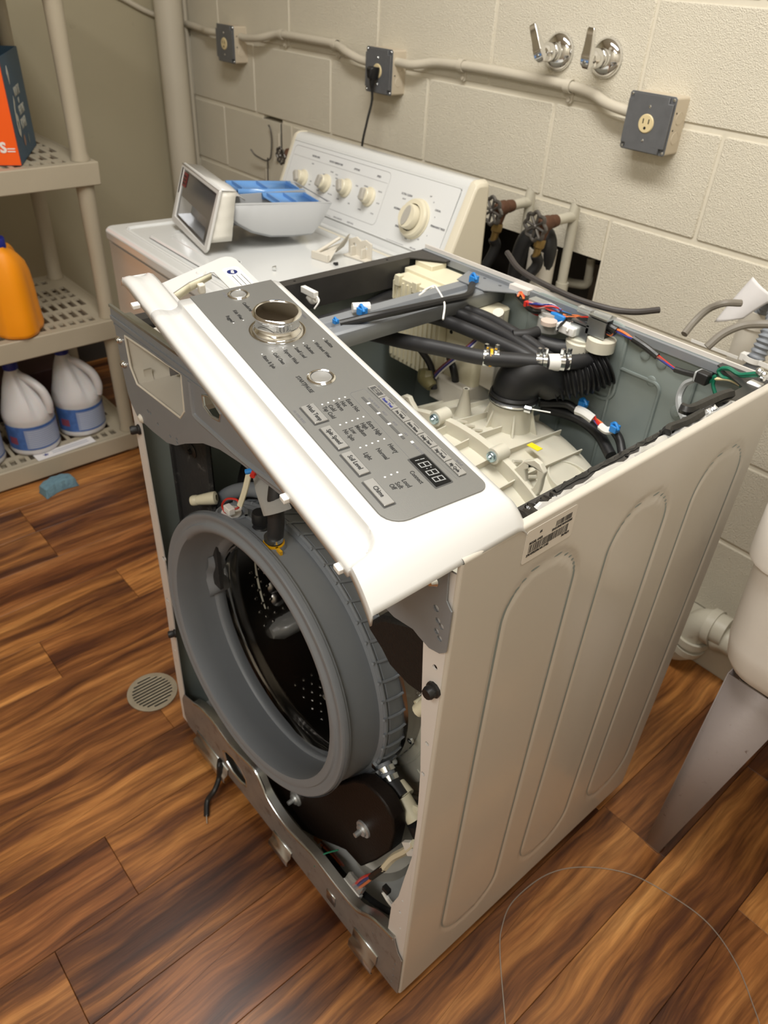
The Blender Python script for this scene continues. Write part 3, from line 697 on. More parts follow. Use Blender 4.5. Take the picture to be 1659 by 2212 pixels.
g = G(); P = [Vector((x,-.002,z)) for x,z in hh[0]]; g.tube(P, .003, 8, closed=True); g.build('opening_rim', steel, lp_)
g = G(); g.box((.004,.004,.034),(W-.004,D-.004,.046)); g.build('base_pan', mat('base_grey', (.42,.42,.40), .5, var=(8,.1)), wm)
for x in (.05,W-.05):
    for y in (.05,D-.05):
        g = G(); g.lathe([(.022,0),(.022,.010),(.010,.014),(.006,.018),(.006,.036)], (x,y,0), (0,0,1), 20, cap=True); g.build('foot', rubber, wm)
# bits in the base
g = G(); g.box((.40,.045,.046),(.412,.055,.085)); g.build('sensor_tab', mat('amber', (.5,.2,.02), .4), wm)
g = G(); g.lathe([(.055,0),(.055,.03),(.045,.034),(0,.034)], (.50,.13,.046), (0,0,1), 32); g.build('pump_housing', creamold, wm)

# gasket (door boot)
def gring(y, r, cx, cz, a=0, b=0, n=96, fr=None):
    Mx = Matrix.Rotation(a,3,'X') @ Matrix.Rotation(b,3,'Z'); P = []
    for k in range(n):
        t = 2*PI*k/n; P.append(Vector((cx,y,cz))+Mx@Vector((r*math.cos(t), 0, r*math.sin(t))))
    return P
def gl(t): # 0 front .. 1 back : centre, tilts
    return (.295+(.287-.295)*t, .470+(.428-.470)*t, -.0556*(1-t), .026*(1-t))
def R_(y, r, t): c = gl(t); return gring(y, r, c[0], c[1], c[2], c[3])
prof = [(.150,.240,1),(.142,.240,1),(.141,.231,1),(.136,.231,1),(.130,.236,.95),(.105,.240,.8),(.084,.2405,.6),(.080,.236,.55),(.074,.2385,.5),(.070,.2315,.48),(.052,.2305,.35),(.030,.2300,.2),(.012,.2285,.08),(.0095,.2345,.05),(.0005,.2350,0),(-.0045,.2325,0),(-.0050,.2275,0),(-.0025,.2245,0),(-.0030,.2185,0),(-.0060,.2165,0),(-.0065,.2105,0),(-.0040,.2045,0),(.004,.2030,.05),(.030,.2015,.35),(.056,.1995,.7),(.0585,.1985,.75),(.0600,.1945,.8),(.0640,.1925,.85),(.0700,.1915,.95),(.0740,.1925,1),(.078,.1950,1)]
rings = [R_(y,r,t) for y,r,t in prof]
g = G(); g.loft(rings); gk = g.build('door_gasket', gask, wm, ang=50)
# moulded ribs on the bellows
g = G()
for k in range(50):
    th = 2*PI*k/50+.05; L = []
    for (y,r,t) in ((.142,.2395,1),(.130,.2372,.95),(.105,.2415,.8),(.084,.2420,.6),(.079,.2400,.55),(.072,.2420,.5)):
        c = gl(t); L.append(Vector((c[0],y,c[1]))+Matrix.Rotation(c[2],3,'X')@Vector((r*math.cos(th),0,r*math.sin(th))))
    g.tube(L, .0022, 6)
g.build('gasket_ribs', gask, gk, stuff=True)
g = G(); P = R_(.076,.2385,.52); g.tube(P, .0035, 8, closed=True); g.build('gasket_bead', gask, gk)
g = G(); g.loft([R_(.0045,.2362,.02), R_(.0005,.2366,.02), R_(-.001,.2362,.02)]); g.build('gasket_lip', gask, gk)
# spring wire and screw bits around back of the gasket
g = G(); P = R_(.139,.2345,1); g.tube(P, .0022, 6, closed=True); g.build('clamp_wire', iron, wm)
th = math.radians(-20); c = gl(1)
for th, l in ((math.radians(-8), .0), (math.radians(-30), .05)):
    p = Vector((c[0]+.243*math.cos(th), .136, c[1]+.243*math.sin(th))); q = Vector((c[0]+.243*math.cos(th-.18), .136, c[1]+.243*math.sin(th-.18)))
    if l: g = G(); g.tube([p,q], .0045, 10); g.build('clamp_spring', zinc, wm)
    else: g = G(); g.lathe([(.0025,0),(.0055,0),(.0055,.004),(.0025,.004)], p, (0,-1,0), 14); g.build('clamp_screw', zinc, wm)
# wrinkled flap of the boot on the inner left wall
g = G()
def flap(u, v):
    th = PI*(.80+.16*u)+.25; y = .045+.04*v; r = .1975-.012*math.sin(PI*v)*math.sin(PI*u)**.6-.004*math.sin(9*u)
    cc = gl(.6); return Vector((cc[0]+r*math.cos(th), y, cc[1]+r*math.sin(th)))
g.grid(18,10,flap); g.build('boot_flap', gask, gk)
# nozzles on top of the gasket
def onrim(px, py, y): return at(px, py, 'y', y)
pA = Vector((.300,.040,.694)); 
def post(name, p, rs, mt, parent=wm, axis=(0,0,1), n=18, label=None):
    g = G(); g.lathe(rs, p, axis, n, cap=True); return g.build(name, mt, parent, label=label)
q1 = at(500,1108,'y',.035); q2 = at(563,1150,'y',.045); q3 = at(592,1180,'y',.04)
post('gasket_port', q1+Vector((0,0,-.010)), [(.024,0),(.024,.010),(.020,.013),(.018,.008)], gask, gk)
post('gasket_port', q2+Vector((0,0,-.014)), [(.012,0),(.012,.020),(.010,.020)], gask, gk)
post('gasket_port', q3+Vector((0,0,-.010)), [(.017,0),(.017,.012),(.015,.016),(.011,.016)], gask, gk)
a = at(530,1135,'y',.04); g = G(); g.box((a.x-.008,a.y-.006,a.z-.008),(a.x-.004,a.y+.008,a.z+.012)); g.box((a.x-.008,a.y+.004,a.z-.008),(a.x+.010,a.y+.008,a.z+.012)); g.build('gasket_tab', gask, gk)
post('port_plug', q2+Vector((0,0,.004)), [(.0105,0),(.0115,.002),(.0115,.006),(.0100,.008),(.0100,.013),(.0115,.015),(.0115,.028),(.0100,.032)], rubber)
h = [q3+Vector((0,0,.0)), q3+Vector((.001,.004,.035)), q3+Vector((-.006,.012,.085)), q3+Vector((-.03,.05,.14))]
g = G(); g.tube(h, .0115, 14, sm=5); g.build('inlet_hose', hoserub, wm)
post('hose_clamp', q3+Vector((0,0,.012)), [(.0118,0),(.0135,0),(.0135,.006),(.0118,.006)], zinc)
post('hose_clamp', q3+Vector((0,0,.003)), [(.0130,0),(.0150,0),(.0150,.005),(.0130,.005)], clampyel, label='yellow hose clamp'); g = G(); g.box(q3+Vector((.012,-.006,.0)), q3+Vector((.024,-.002,.008))); g.build('clamp_ear', clampyel, wm, label='yellow clamp ear')
# foam sleeve
fs = [(552,1050),(600,1058),(618,1105),(572,1112)]
L = []
for (pl, pr, y0, wd) in (((545,1000),(590,1010),.10,.012),((558,1055),(606,1062),.06,.014),((566,1085),(618,1085),.045,.013),((573,1112),(626,1100),.035,.011)):
    a = at(*pl,'y',y0); b = at(*pr,'y',y0); cc = (a+b)/2; hx = (b-a)/2
    L.append([cc+hx*math.cos(2*PI*k/14)+Vector((0,1,0))*wd*math.sin(2*PI*k/14) for k in range(14)])
g = G(); g.loft(L); g.build('foam_sleeve', foam, wm)
# wires at the thermistor
def wire(l, mt, r=.0016, name='wire', parent=None, sm=6, n=6, label=None):
    g = G(); g.tube(l, r, n, sm=sm); return g.build(name, mt, parent or wm, label=label)
base = q1+Vector((0,0,.004))
wire([base, at(516,1095,'y',.03), at(512,1080,'y',.03), at(490,1078,'y',.025), at(480,1092,'y',.025), at(486,1106,'y',.025), at(498,1108,'y',.025)], redm)
wire([base+Vector((.002,0,0)), at(520,1100,'y',.03), at(516,1088,'y',.03)], whitem)
wire([at(518,1093,'y',.03), at(529,1060,'y',.04), at(538,1022,'y',.05)], creambox, .0042, 'wire_sleeve')
wire([at(537,1030,'y',.05), at(540,1000,'y',.06), at(541,980,'y',.07)], redm, .0025); wire([at(539,1030,'y',.052), at(543,1000,'y',.062), at(544,980,'y',.072)], black, .0025)
a = at(494,1102,'y',.025); g = G(); g.box(a-Vector((.008,.004,.005)), a+Vector((.008,.006,.006))); g.build('wire_connector', nylon, wm, bevel=.001)
g = G(); g.lathe([(0,.003),(.014,.003),(.015,0)], q1+Vector((0,0,.0)), (0,0,1), 20); g.build('thermistor_seal', nylon, wm)
# white bolts (shock pin) seen left
def pin(p, d, l, name='transit_pin'):
    g = G(); g.lathe([(.0,0),(.007,0),(.0085,.003),(.0085,.010),(.0078,.011),(.0090,l*.6),(.0105,l),(.0105,l+.006),(.005,l+.008)], p, d, 14); return g.build(name, creambox, wm)
pin(at(413,1082,'y',.03), (.7,.7,.25), .035)
p = Vector((.655,.03,.665)); 
g = G(); g.tube([at(903,1535,'y',.05), at(932,1512,'y',.06)], .009, 12); g.tube([at(900,1524,'y',.05), at(930,1503,'y',.07)], .0065, 12); g.build('cable_clip', creambox, wm)
# recirculation loop of the gasket (grey hose arc above)
g = G(); g.tube([at(460,1110,'y',.07), at(478,1078,'y',.08), at(515,1060,'y',.09), at(560,1060,'y',.10), at(600,1085,'y',.11), at(640,1140,'y',.12)], .012, 12, sm=5); g.build('gasket_hose', gask, gk)

# drum
dc = (.277,.4175)
g = G(); g.loft([gring(.0765,.1915,*dc), gring(.0740,.1895,*dc), gring(.0735,.1865,*dc), gring(.0755,.1845,*dc), gring(.085,.1850,*dc), gring(.093,.1905,*dc)]); g.build('drum_ring', chrome, wm)
DR = .232; dcx, dcz = .300, .435
dr_prof = [(.092,.190,.277,.4175),(.100,.200,.285,.422),(.112,.224,.296,.432),(.122,.231,.300,.435),(.30,.232,dcx,dcz),(.415,.232,dcx,dcz),(.425,.222,dcx,dcz)]
g = G(); g.loft([gring(y,r,x,z) for y,r,x,z in dr_prof]); g.add(gring(.425,.222,dcx,dcz)+[Vector((dcx,.415,dcz))], [(k,(k+1)%96,96) for k in range(96)]); dm = g.build('drum', drumm, wm, ang=40)
def dome(g, p, nrm, r, h, n=7):
    u, v, d = frame(nrm); vs = [p+d*h]
    for (rr, hh_) in ((.62,.72),(1,0)): vs += [p+d*h*hh_+(u*math.cos(2*PI*k/n)+v*math.sin(2*PI*k/n))*r*rr for k in range(n)]
    g.add(vs, [(0,1+k,1+(k+1)%n) for k in range(n)]+[(1+k,1+n+k,1+n+(k+1)%n,1+(k+1)%n) for k in range(n)])
g = G(); rnd = random.Random(2)
for seg in range(6):
    for i in range(9):
        for j in range(14):
            th = 2*PI*(seg/6)+.12+i*.062; y = .145+j*.0195+(.01 if i % 2 else 0)
            if seg % 2 == 0 and 3 <= i <= 6 and (j//3) % 2: continue
            p = Vector((dcx+DR*.998*math.cos(th), y, dcz+DR*.998*math.sin(th))); dome(g, p, (dcx-p.x,0,dcz-p.z), .0042, .0030)
g.build('drum_dimples', drumm, dm, stuff=True)
g = G()
for seg in range(6):
    for j in range(3):
        for s in (-1,1):
            th = 2*PI*(seg/6)+.12+4.5*.062+s*.055; y = .19+j*.075; p = Vector((dcx+DR*.998*math.cos(th), y, dcz+DR*.998*math.sin(th))); dome(g, p, (dcx-p.x,0,dcz-p.z), .017, .007, 16)
g.build('drum_bosses', drumm, dm, stuff=True)
for k in range(3):
    th = 2*PI*k/3+math.radians(100); g = G(); L = []
    for (y,w_,hh_) in ((.15,.012,.015),(.17,.022,.038),(.28,.024,.045),(.39,.022,.040),(.41,.012,.02)):
        o = Vector((dcx+DR*math.cos(th), y, dcz+DR*math.sin(th))); nn = Vector((-math.cos(th),0,-math.sin(th))); tt = Vector((-math.sin(th),0,math.cos(th)))
        L.append([o+tt*w_, o+tt*w_*.7+nn*hh_*.6, o+tt*w_*.25+nn*hh_, o-tt*w_*.25+nn*hh_, o-tt*w_*.7+nn*hh_*.6, o-tt*w_])
    g.loft(L, cap=True); g.build('drum_paddle', mat('paddle_smoke', (.16,.16,.155), .25) if k == 0 else MATS['paddle_smoke'], wm, ang=50)
for k in range(22):
    y = .13+k*.0125; th = math.radians(196); p = Vector((dcx+DR*.995*math.cos(th), y, dcz+DR*.995*math.sin(th)))
YB = .4148
def onback(px, py): return at(px, py, 'y', YB)
beadm = mat('bead_bright', (.85,.85,.84), .15, .9)
g = G(); a, b = onback(508,1372), onback(640,1335)
for k in range(14): dome(g, a.lerp(b, k/13), (0,-1,0), .0058, .006, 10)
g.build('seam_beads', beadm, dm, stuff=True)
g = G(); rnd = random.Random(5)
for r0_ in range(8):
    for c_ in range(9):
        for (bx, by, ex_, ey_) in ((505,1190,7.5,17),(560,1425,13,9.5),(610,1520,11,11)):
            px_ = bx+c_*ex_+(r0_ % 2)*ex_*.5; py_ = by+r0_*ey_-c_*2.0
            if bx == 560 and r0_ > 3: continue
            p = onback(px_, py_)
            if (p.x-dcx)**2+(p.z-dcz)**2 > .21**2: continue
            dome(g, p, (0,-1,0), .0042, .0034)
g.build('back_dimples', drumm, dm, stuff=True)
for (px_, py_, r) in ((603,1482,.030),(664,1458,.030),(600,1405,.014),(572,1412,.012),(632,1392,.015),(612,1300,.020)):
    g = G(); p = onback(px_, py_); g.lathe([(r,0),(r*.96,.003),(r*.85,.006),(r*.6,.002),(0,.0005)], p, (0,-1,0), 28); g.build('back_boss', drumm, dm)
# outer tub
tc0 = (.343,.445)
tp = [(.150,.238),(.152,.262),(.158,.264),(.158,.292),(.172,.300),(.368,.305),(.368,.327),(.380,.327),(.380,.307),(.52,.301),(.552,.285),(.560,.20)]
def tring(y, r):
    f = min(max((r-.240)/.03,0),1) if y < .56 else 1; cx = .287+(.343-.287)*f; cz = .428+(.445-.428)*f; return gring(y, r, cx, cz)
g = G(); g.loft([tring(y,r) for y,r in tp]); g.add(tring(.560,.20), [tuple(range(96))]); tub = g.build('outer_tub', cream, wm, ang=30)
# raised rings on the tub face
g = G()
for r, y in ((.247,.1515),(.276,.157),(.284,.157)): g.tube(tring(y,r), .0022, 6, closed=True)
g.build('face_ring', cream, tub)
for k in range(20):
    th = 2*PI*(k+.5)/20; g = G(); c = Vector((.30,.154,.432)); u = Vector((math.cos(th),0,math.sin(th))); v = Vector((-math.sin(th),0,math.cos(th)))
    a = c+u*.262; b = c+u*.290
    g.add([a-v*.0015, a+v*.0015, b+v*.0015, b-v*.0015]+[p+Vector((0,-.004,0)) for p in (a-v*.0015, a+v*.0015, b+v*.0015, b-v*.0015)], [(0,1,2,3),(4,7,6,5),(0,4,5,1),(1,5,6,2),(2,6,7,3),(3,7,4,0)]); g.build('face_rib', cream, tub)
# long fins over the top of the tub
fin_angles = [148,140,131,122,113,104,95,86,77,68,60,52,44,37]
for i, deg in enumerate(fin_angles):
    th = math.radians(deg); u = Vector((math.cos(th),0,math.sin(th))); v = Vector((-math.sin(th),0,math.cos(th)))*.0016; c = Vector((.343,0,.445))
    for (y0,y1,r0_,r1_,h0,h1) in ((.175,.368,.299,.304,.010,.014),(.380,.540,.305,.292,.016,.012)):
        a = c+u*r0_+Vector((0,y0,0)); b = c+u*r1_+Vector((0,y1,0))
        g = G(); g.add([a-v,a+v,b+v,b-v, a-v*.6+u*h0,a+v*.6+u*h0,b+v*.6+u*h1,b-v*.6+u*h1], [(0,1,2,3),(4,7,6,5),(0,4,5,1),(1,5,6,2),(2,6,7,3),(3,7,4,0)])
        g.build('tub_fin', cream, tub)
# bolts and lugs on the tub flange
def flange_pt(deg, r=.315, y=.378): th = math.radians(deg); return Vector((.343+r*math.cos(th), y, .445+r*math.sin(th)))
for deg in (122,97.5,76,50,25,150):
    p = flange_pt(deg, .328, .358); u = Vector((math.cos(math.radians(deg)),0,math.sin(math.radians(deg))))
    g = G(); g.lathe([(.0125,0),(.0125,.026)], p, (0,1,0), 16, cap=True); lg = g.build('tub_lug', cream, tub)
    g = G(); g.lathe([(0,.009),(.003,.009),(.0045,.006),(.0075,.005),(.0085,.003),(.0085,0)], p, (0,-1,0), 16); g.build('bolt', mat('bolt_blue_zinc', (.45,.60,.68), .2, .9) if 'bolt_blue_zinc' not in MATS else MATS['bolt_blue_zinc'], lg)
    for s in (1,2,3):
        g = G(); uu = Vector((math.cos(math.radians(deg-3*s)),0,math.sin(math.radians(deg-3*s)))); p2 = Vector((.343,.392,.445))+uu*.318; g.tube([p2, p2+Vector((0,.02,-.008))], .003, 6); g.build('lug_rib', cream, lg)
# looped ear right of the second bolt, and one at left
def ear(deg, h, wd, y=.372):
    th = math.radians(deg); c = Vector((.343,y,.445)); u = Vector((math.cos(th),0,math.sin(th))); v = Vector((math.sin(th),0,-math.cos(th)))
    P = [(-wd*1.3,0),(-wd*1.0,h*.35),(-wd*.85,h*.7),(-wd*.45,h*.95),(0,h),(wd*.5,h*.93),(wd*.62,h*.75),(wd*.8,h*.6),(wd*.95,h*.45),(wd*1.0,0)]
    Hh = [(-wd*.5,h*.55),(-wd*.2,h*.80),(wd*.10,h*.80),(wd*.45,h*.62),(wd*.5,h*.40),(wd*.35,h*.2),(-wd*.1,h*.35)]
    g = G(); g.plate(P, [Hh], lambda a,b,s: c+v*a+u*(.305+b)+Vector((0,s,0)), .009); return g.build('tub_ear', cream, tub, bevel=.0015)
ear(65.5,.066,.026); ear(112,.045,.022)
# nozzle with brackets, boss, round recess
nz = Vector((.352,.478,.0))
g = G(); g.lathe([(.040,.70),(.036,.770),(.034,.795),(.034,.800)], nz, (0,0,1), 32); noz = g.build('tub_nozzle', cream, tub)
for k in range(6):
    th = PI*k/3+.3; u = Vector((math.cos(th),math.sin(th),0)); g = G(); v = Vector((-u.y,u.x,0))*.0015
    a = nz+u*.032; b = nz+u*.056; z0, z1 = .725, .788
    g.add([a-v+Vector((0,0,z0)),a+v+Vector((0,0,z0)),b+v+Vector((0,0,z0)),b-v+Vector((0,0,z0)),a-v+Vector((0,0,z1)),a+v+Vector((0,0,z1)),a+v+Vector((0,0,z1)),a-v+Vector((0,0,z1))], [(0,1,2,3),(0,4,5,1),(1,5,2),(3,0,4),(2,5,4,3)]); g.build('nozzle_gusset', cream, noz)
g = G(); g.lathe([(.016,.735),(.008,.775),(.0055,.785),(.0055,.792),(.003,.792)], (.285,.440,0), (0,0,1), 14); g.build('tub_boss', cream, tub)
p = at(1230,1035,'z',.715); g = G(); g.lathe([(.040,.0),(.040,.012),(.037,.012),(.037,0)], p+Vector((0,0,-.008)), (.25,.1,1), 36); g.build('round_well', cream, tub)
p = at(1155,966,'z',.752); g = G(); g.box((p.x-.011,p.y-.006,p.z),(p.x+.011,p.y+.006,p.z+.001)); g.build('date_sticker', stickyel, tub, label='small yellow sticker')
# dark pulley side and motor silhouettes inside, left
g = G(); g.lathe([(.10,0),(.105,.01),(.105,.05),(.08,.06),(.03,.062),(0,.062)], (.10,.20,.62), (1,.2,.1), 32); g.build('drum_pulley', rubber, wm)
g = G(); g.box((.0045,.05,.10),(.012,.12,.72)); g.box((.012,.055,.45),(.12,.062,.765)); g.build('sound_felt', felt, wm)
g = G(); g.lathe([(0,.003),(.008,.003),(.012,.001),(.012,0)], (.078,.054,.712), (0,-1,0), 16); g.lathe([(0,.008),(.004,.008),(.005,0)], (.078,.054,.712), (0,-1,0), 10); g.build('felt_button', rubber, wm)

# counterweights
cw = [(.28,.060),(.33,.032),(.361,.036),(.42,.080),(.470,.125),(.497,.148),(.536,.152),(.568,.215),(.598,.285),(.602,.335),(.597,.366),(.583,.380),(.562,.386),(.532,.380),(.508,.356),(.455,.275),(.40,.225),(.33,.195),(.26,.19),(.20,.19),(.18,.13),(.22,.08)]
g = G(); g.plate(cw, [], lambda a,b,c: Vector((a,.040+c,b)), .024); o = g.build('counterweight', weight, wm, bevel=.006)
g = G(); g.plate([(.530,.705),(.552,.735),(.60,.762),(.655,.762),(.655,.690),(.640,.676),(.600,.668),(.575,.672),(.555,.690)], [], lambda a,b,c: Vector((a,.030+c,b)), .10); g.build('counterweight', weightside, wm, bevel=.006)
for x, z in ((.538,.267),(.355,.127)):
    g = G(); g.lathe([(0,.018),(.004,.018),(.0045,.008),(.0095,.007),(.0105,.004),(.0145,.003),(.015,0)], (x,.040,z), (0,-1,0), 28); g.build('weight_bolt', MATS['dull_zinc'] if 'dull_zinc' in MATS else mat('dull_zinc', (.55,.57,.58), .38, .7), wm)
# drain fitting at the right bottom
a = at(828,1648,'y',.085); b = at(846,1690,'y',.080); c = at(868,1722,'y',.078); d = at(897,1770,'y',.078)
g = G(); g.tube([a,b], .011, 14); g.build('gasket_outlet', gask, wm)
g = G(); g.tube([b+(c-b)*.0, c], .0115, 14); g.build('short_hose', hoserub, wm)
for f in (.0,.35):
    p = a.lerp(b, .2+f*1.3); dd = (b-a).normalized(); g = G(); g.lathe([(.0115,0),(.0135,0),(.0135,.008),(.0115,.008)], p, dd, 16); g.box(p+Vector((-.012,-.016,0)), p+Vector((-.004,-.011,.010))); g.build('hose_clamp', zinc, wm)
g = G(); g.tube([c,d], .0135, 16); g.tube([c.lerp(d,.35), c.lerp(d,.35)+Vector((.040,.01,.012))], .006, 8); g.tube([c.lerp(d,.2)+Vector((-.026,.01,.0)), d+Vector((-.030,.01,.012))], .013, 12); g.build('drain_tee', creambox, wm)
g = G(); g.lathe([(0,.008),(.003,.008),(.006,.003),(.006,0)], c.lerp(d,.38)+Vector((0,-.014,0)), (0,-1,0), 12); g.build('screw', zinc, wm)
g = G(); g.tube([d, d+Vector((.012,.01,-.028)), d+Vector((.014,.03,-.06))], [.015,.019,.020], 14, sm=4); g.build('drain_hose', rubber, wm)
# harness in the base
Y1 = .02
wire([at(742,1942,'y',Y1), at(790,1908,'y',Y1), at(806,1895,'y',Y1)], orangem, .0022); wire([at(744,1938,'y',Y1), at(786,1902,'y',Y1), at(806,1891,'y',Y1)], navym, .0022); wire([at(748,1932,'y',Y1), at(780,1898,'y',Y1), at(804,1888,'y',Y1)], redm, .0022)
wire([at(802,1894,'y',Y1), at(830,1874,'y',.025)], tape, .0055, 'wire_tape'); wire([at(828,1876,'y',.025), at(850,1852,'y',.03), at(876,1838,'y',.03), at(896,1822,'y',.03)], creambox, .0058, 'wire_sleeve')
a = at(885,1832,'y',.028); g = G(); g.loft([[a+Vector((sx*w_,dy,sz*w_*1.3)) for sx,sz in ((0,1),(-1,0),(0,-1),(1,0))] for w_,dy in ((.013,-.003),(.013,.003))], cap=True); g.build('cable_saddle', nylon, wm)
# white 4-way connector
a = at(742,1930,'y',.012); b = at(768,1918,'y',.012); M = basis(at(757,1925,'y',.010), at(772,1946,'y',.010)-at(744,1912,'y',.010), (0,.7,.75))
g = G(); g.box((-.020,-.009,-.006),(.020,.009,.006), M=M); cn = g.build('connector', nylon, wm, bevel=.001)
for k in range(4):
    g = G(); x = -.0145+k*.0098; g.box((x-.0022,-.0075,.0060),(x+.0022,.0015,.0065), M=M); g.build('connector_slot', blackhole, cn)
g = G(); g.box((-.018,.009,-.005),(.018,.022,.005), M=M); g.build('connector_housing', clearm, wm)
wire([at(700,1830,'y',.05), at(735,1880,'y',.04), at(765,1912,'y',.03), at(810,1950,'y',.03), at(850,1972,'y',.03), at(878,1966,'y',.02)], tape, .0055, 'taped_harness')
wire([at(690,1822,'y',.05), at(716,1845,'y',.045), at(736,1868,'y',.04)], orangem, .002); wire([at(694,1818,'y',.05), at(722,1846,'y',.045), at(742,1870,'y',.04)], brownm, .002)
wire([at(731,1836,'y',.03), at(700,1845,'y',.01), at(682,1860,'y',.0), at(680,1872,'y',-.004)], greenm, .0014)
p = at(876,1966,'y',.02); g = G(); g.lathe([(.0,0),(.009,0),(.010,.006),(.009,.013),(0,.014)], p, (.8,-.4,.2), 14); g.build('harness_plug', tape, wm)
wire([at(828,1926,'y',.03), at(840,1945,'y',.03), at(857,1968,'y',.02), at(864,1995,'y',.015)], nylon, .0038, 'zip_tie'); g = G(); p = at(835,1922,'y',.03); g.box(p-Vector((.006,.004,.004)), p+Vector((.006,.004,.006))); g.build('tie_head', tape, wm)
# black power lead hanging out of the lower panel
g = G(); g.tube([at(478,1632,'y',.01), at(474,1650,'y',-.012), at(473,1680,'y',-.020), at(463,1708,'z',.030), at(448,1730,'z',.012), at(446,1762,'z',.006)], .0052, 10, sm=6); o = g.build('dangling_cable', rubber, wm)
wire([at(446,1760,'z',.006), at(447,1779,'z',.004)], chrome, .0016, 'bare_wire', o)
# barcode label on the side
lb = thing('x','x','x') if 0 else None
XF = W+.0006
def LT(a, b, c): return Vector((XF+c, a, b))
g = G(); g.rbox((XF-.0004,.089,.8725),(XF+.0001,.168,.9135), .004, ax=0); lab = g.build('barcode_label', labelm, wm)
def bars(y0, y1, z0, z1, seed, parent):
    rnd = random.Random(seed); y = y0; g = G()
    while y < y1:
        w_ = rnd.choice((.0005,.0005,.0009,.0013)); g.box((XF+.0001,y,z0),(XF+.00025,min(y+w_,y1),z1)); y += w_+rnd.choice((.0005,.0006,.0010))
    o = g.build('barcode', ink, parent); o['kind'] = 'stuff'; return o
bars(.0965,.1575,.8838,.8938,3,lab); bars(.1355,.1605,.8998,.9065,5,lab)
def sideM(y, z): return basis((XF+.0002,y,z), (0,1,0), (0,0,1))
for it in [('MODEL 41072',.0042,sideM(.0960,.8962),'LEFT',.78),('S/NO:504KWHW2S081',.0042,sideM(.1300,.8972),'LEFT',.78),('27014505250614A11N03',.0042,sideM(.0945,.8815),'LEFT',.78),('501F0571',.0042,sideM(.1490,.8815),'LEFT',.78),('#5',.0040,sideM(.110,.905),'LEFT',.8)]: joined_text('lettering', [it], ink, lab)

# ---------------------------------------------------------------- inside the washer top: crossbar, control box, hoses, harness
# crossbar running front to back
g = G()
def cbx(y): return .172+(.186-.172)*0
prof = [(-.030,.874),(-.030,.897),(-.026,.900),(-.006,.900),(-.003,.893),(.010,.893),(.013,.900),(.030,.900),(.033,.897),(.033,.874)]
L = []
for y in (.004,.35,.56,.600):
    L.append([Vector((.172+x,y,z+.006)) for x,z in prof])
g.loft(L, closed=False); cb = g.build('crossbar', bracketgrey, wm, solid=.0015)
g = G(); g.plate([(.142,.545),(.205,.545),(.262,.600),(.120,.600)], [circ(.165,.59,.003),circ(.205,.585,.003),circ(.225,.592,.0022)], lambda a,b,c: Vector((a,b,.907+c)), .0015); g.build('crossbar_foot', bracketgrey, cb)
g = G(); g.box((.222,.588,.908),(.262,.602,.916)); g.build('white_tab', flangewhite, cb)
g = G(); g.tube([at(735,700,'z',.905), at(800,685,'z',.915), at(860,672,'z',.918), at(960,650,'z',.918), at(1010,638,'z',.916), at(1020,615,'z',.912)], .0060, 10, sm=6); g.build('cable', rubber, cb)
def clip(p, parent, s=1, m=None):
    g = G(); g.box(p+Vector((-.006,-.009,-.005))*s, p+Vector((.006,.004,.006))*s); g.tube([p+Vector((-.008,-.002,.004))*s, p+Vector((0,-.004,.010))*s, p+Vector((.009,-.006,.002))*s], .0026*s, 8, sm=4); return g.build('cable_clip', m or bluem, parent, bevel=.001, label='blue cable clip')
clip(at(785,672,'z',.915), cb); clip(at(1026,603,'z',.915), cb); clip(at(727,694,'z',.910), cb, .6)
a = at(780,664,'z',.917); g = G(); g.tube([a-Vector((.006,.012,0)), a+Vector((.006,.012,0))], .0075, 10); g.build('cable_sleeve', nylon, cb)
g = G(); g.tube([at(905,638,'z',.922), at(935,618,'z',.926), at(945,625,'z',.926), at(960,655,'z',.918), at(957,690,'z',.905)], .0016, 6, sm=6); g.tube([at(912,630,'z',.924), at(930,620,'z',.928), at(938,622,'z',.928)],.0014,6,sm=4); g.build('wire_tie', nylon, cb)

# cream control box and its neighbour
pb = G(); pb.rbox((.030,.500,.735),(.155,.592,.893), .006, ax=1, br=.002); box1 = pb.build('control_box', creambox, wm)
for k in range(11):
    g = G(); x = .034+k*.0112; g.box((x,.4965,.745),(x+.0035,.5005,.885)); g.build('box_rib', creambox, box1)
g = G(); g.box((.026,.530,.886),(.150,.592,.899)); g.box((.026,.555,.893),(.070,.592,.908)); g.build('box_lid', creambox, box1, bevel=.0015)
for x in (.04,.085,.13):
    g = G(); g.box((x,.494,.878),(x+.012,.505,.897)); g.build('lid_latch', creambox, box1, bevel=.001)
g = G(); g.rbox((.155,.515,.745),(.232,.592,.878), .008, ax=2, br=.003); box2 = g.build('filter_box', creambox, wm)
g = G(); g.lathe([(0,.001),(.003,.001),(.0035,0)], (.170,.5148,.83), (0,-1,0), 10); g.build('box_mark', blackhole, box2)
g = G(); g.box((.145,.500,.700),(.232,.575,.748)); g.box((.232,.53,.75),(.262,.575,.80)); g.build('box_base', creamold, box2, bevel=.003)
g = G(); g.tube([(.240,.55,.80),(.244,.545,.87),(.246,.54,.885)], .0095, 10, sm=3); g.build('tape_post', creamold, wm)
for c_, dx in ((brownm,0),(purplem,.003),(navym,.006),(whitem,.009)):
    wire([(.246+dx*.3,.54,.875),(.225+dx,.50,.83),(.180+dx,.485,.775),(.15+dx,.49,.735)], c_, .0015)
g = G(); g.tube([(.15,.485,.760),(.155,.482,.745),(.17,.48,.735)], [.016,.018,.010], 10, sm=3); g.build('wire_grommet', mat('olive_vinyl', (.16,.14,.06), .5), wm)

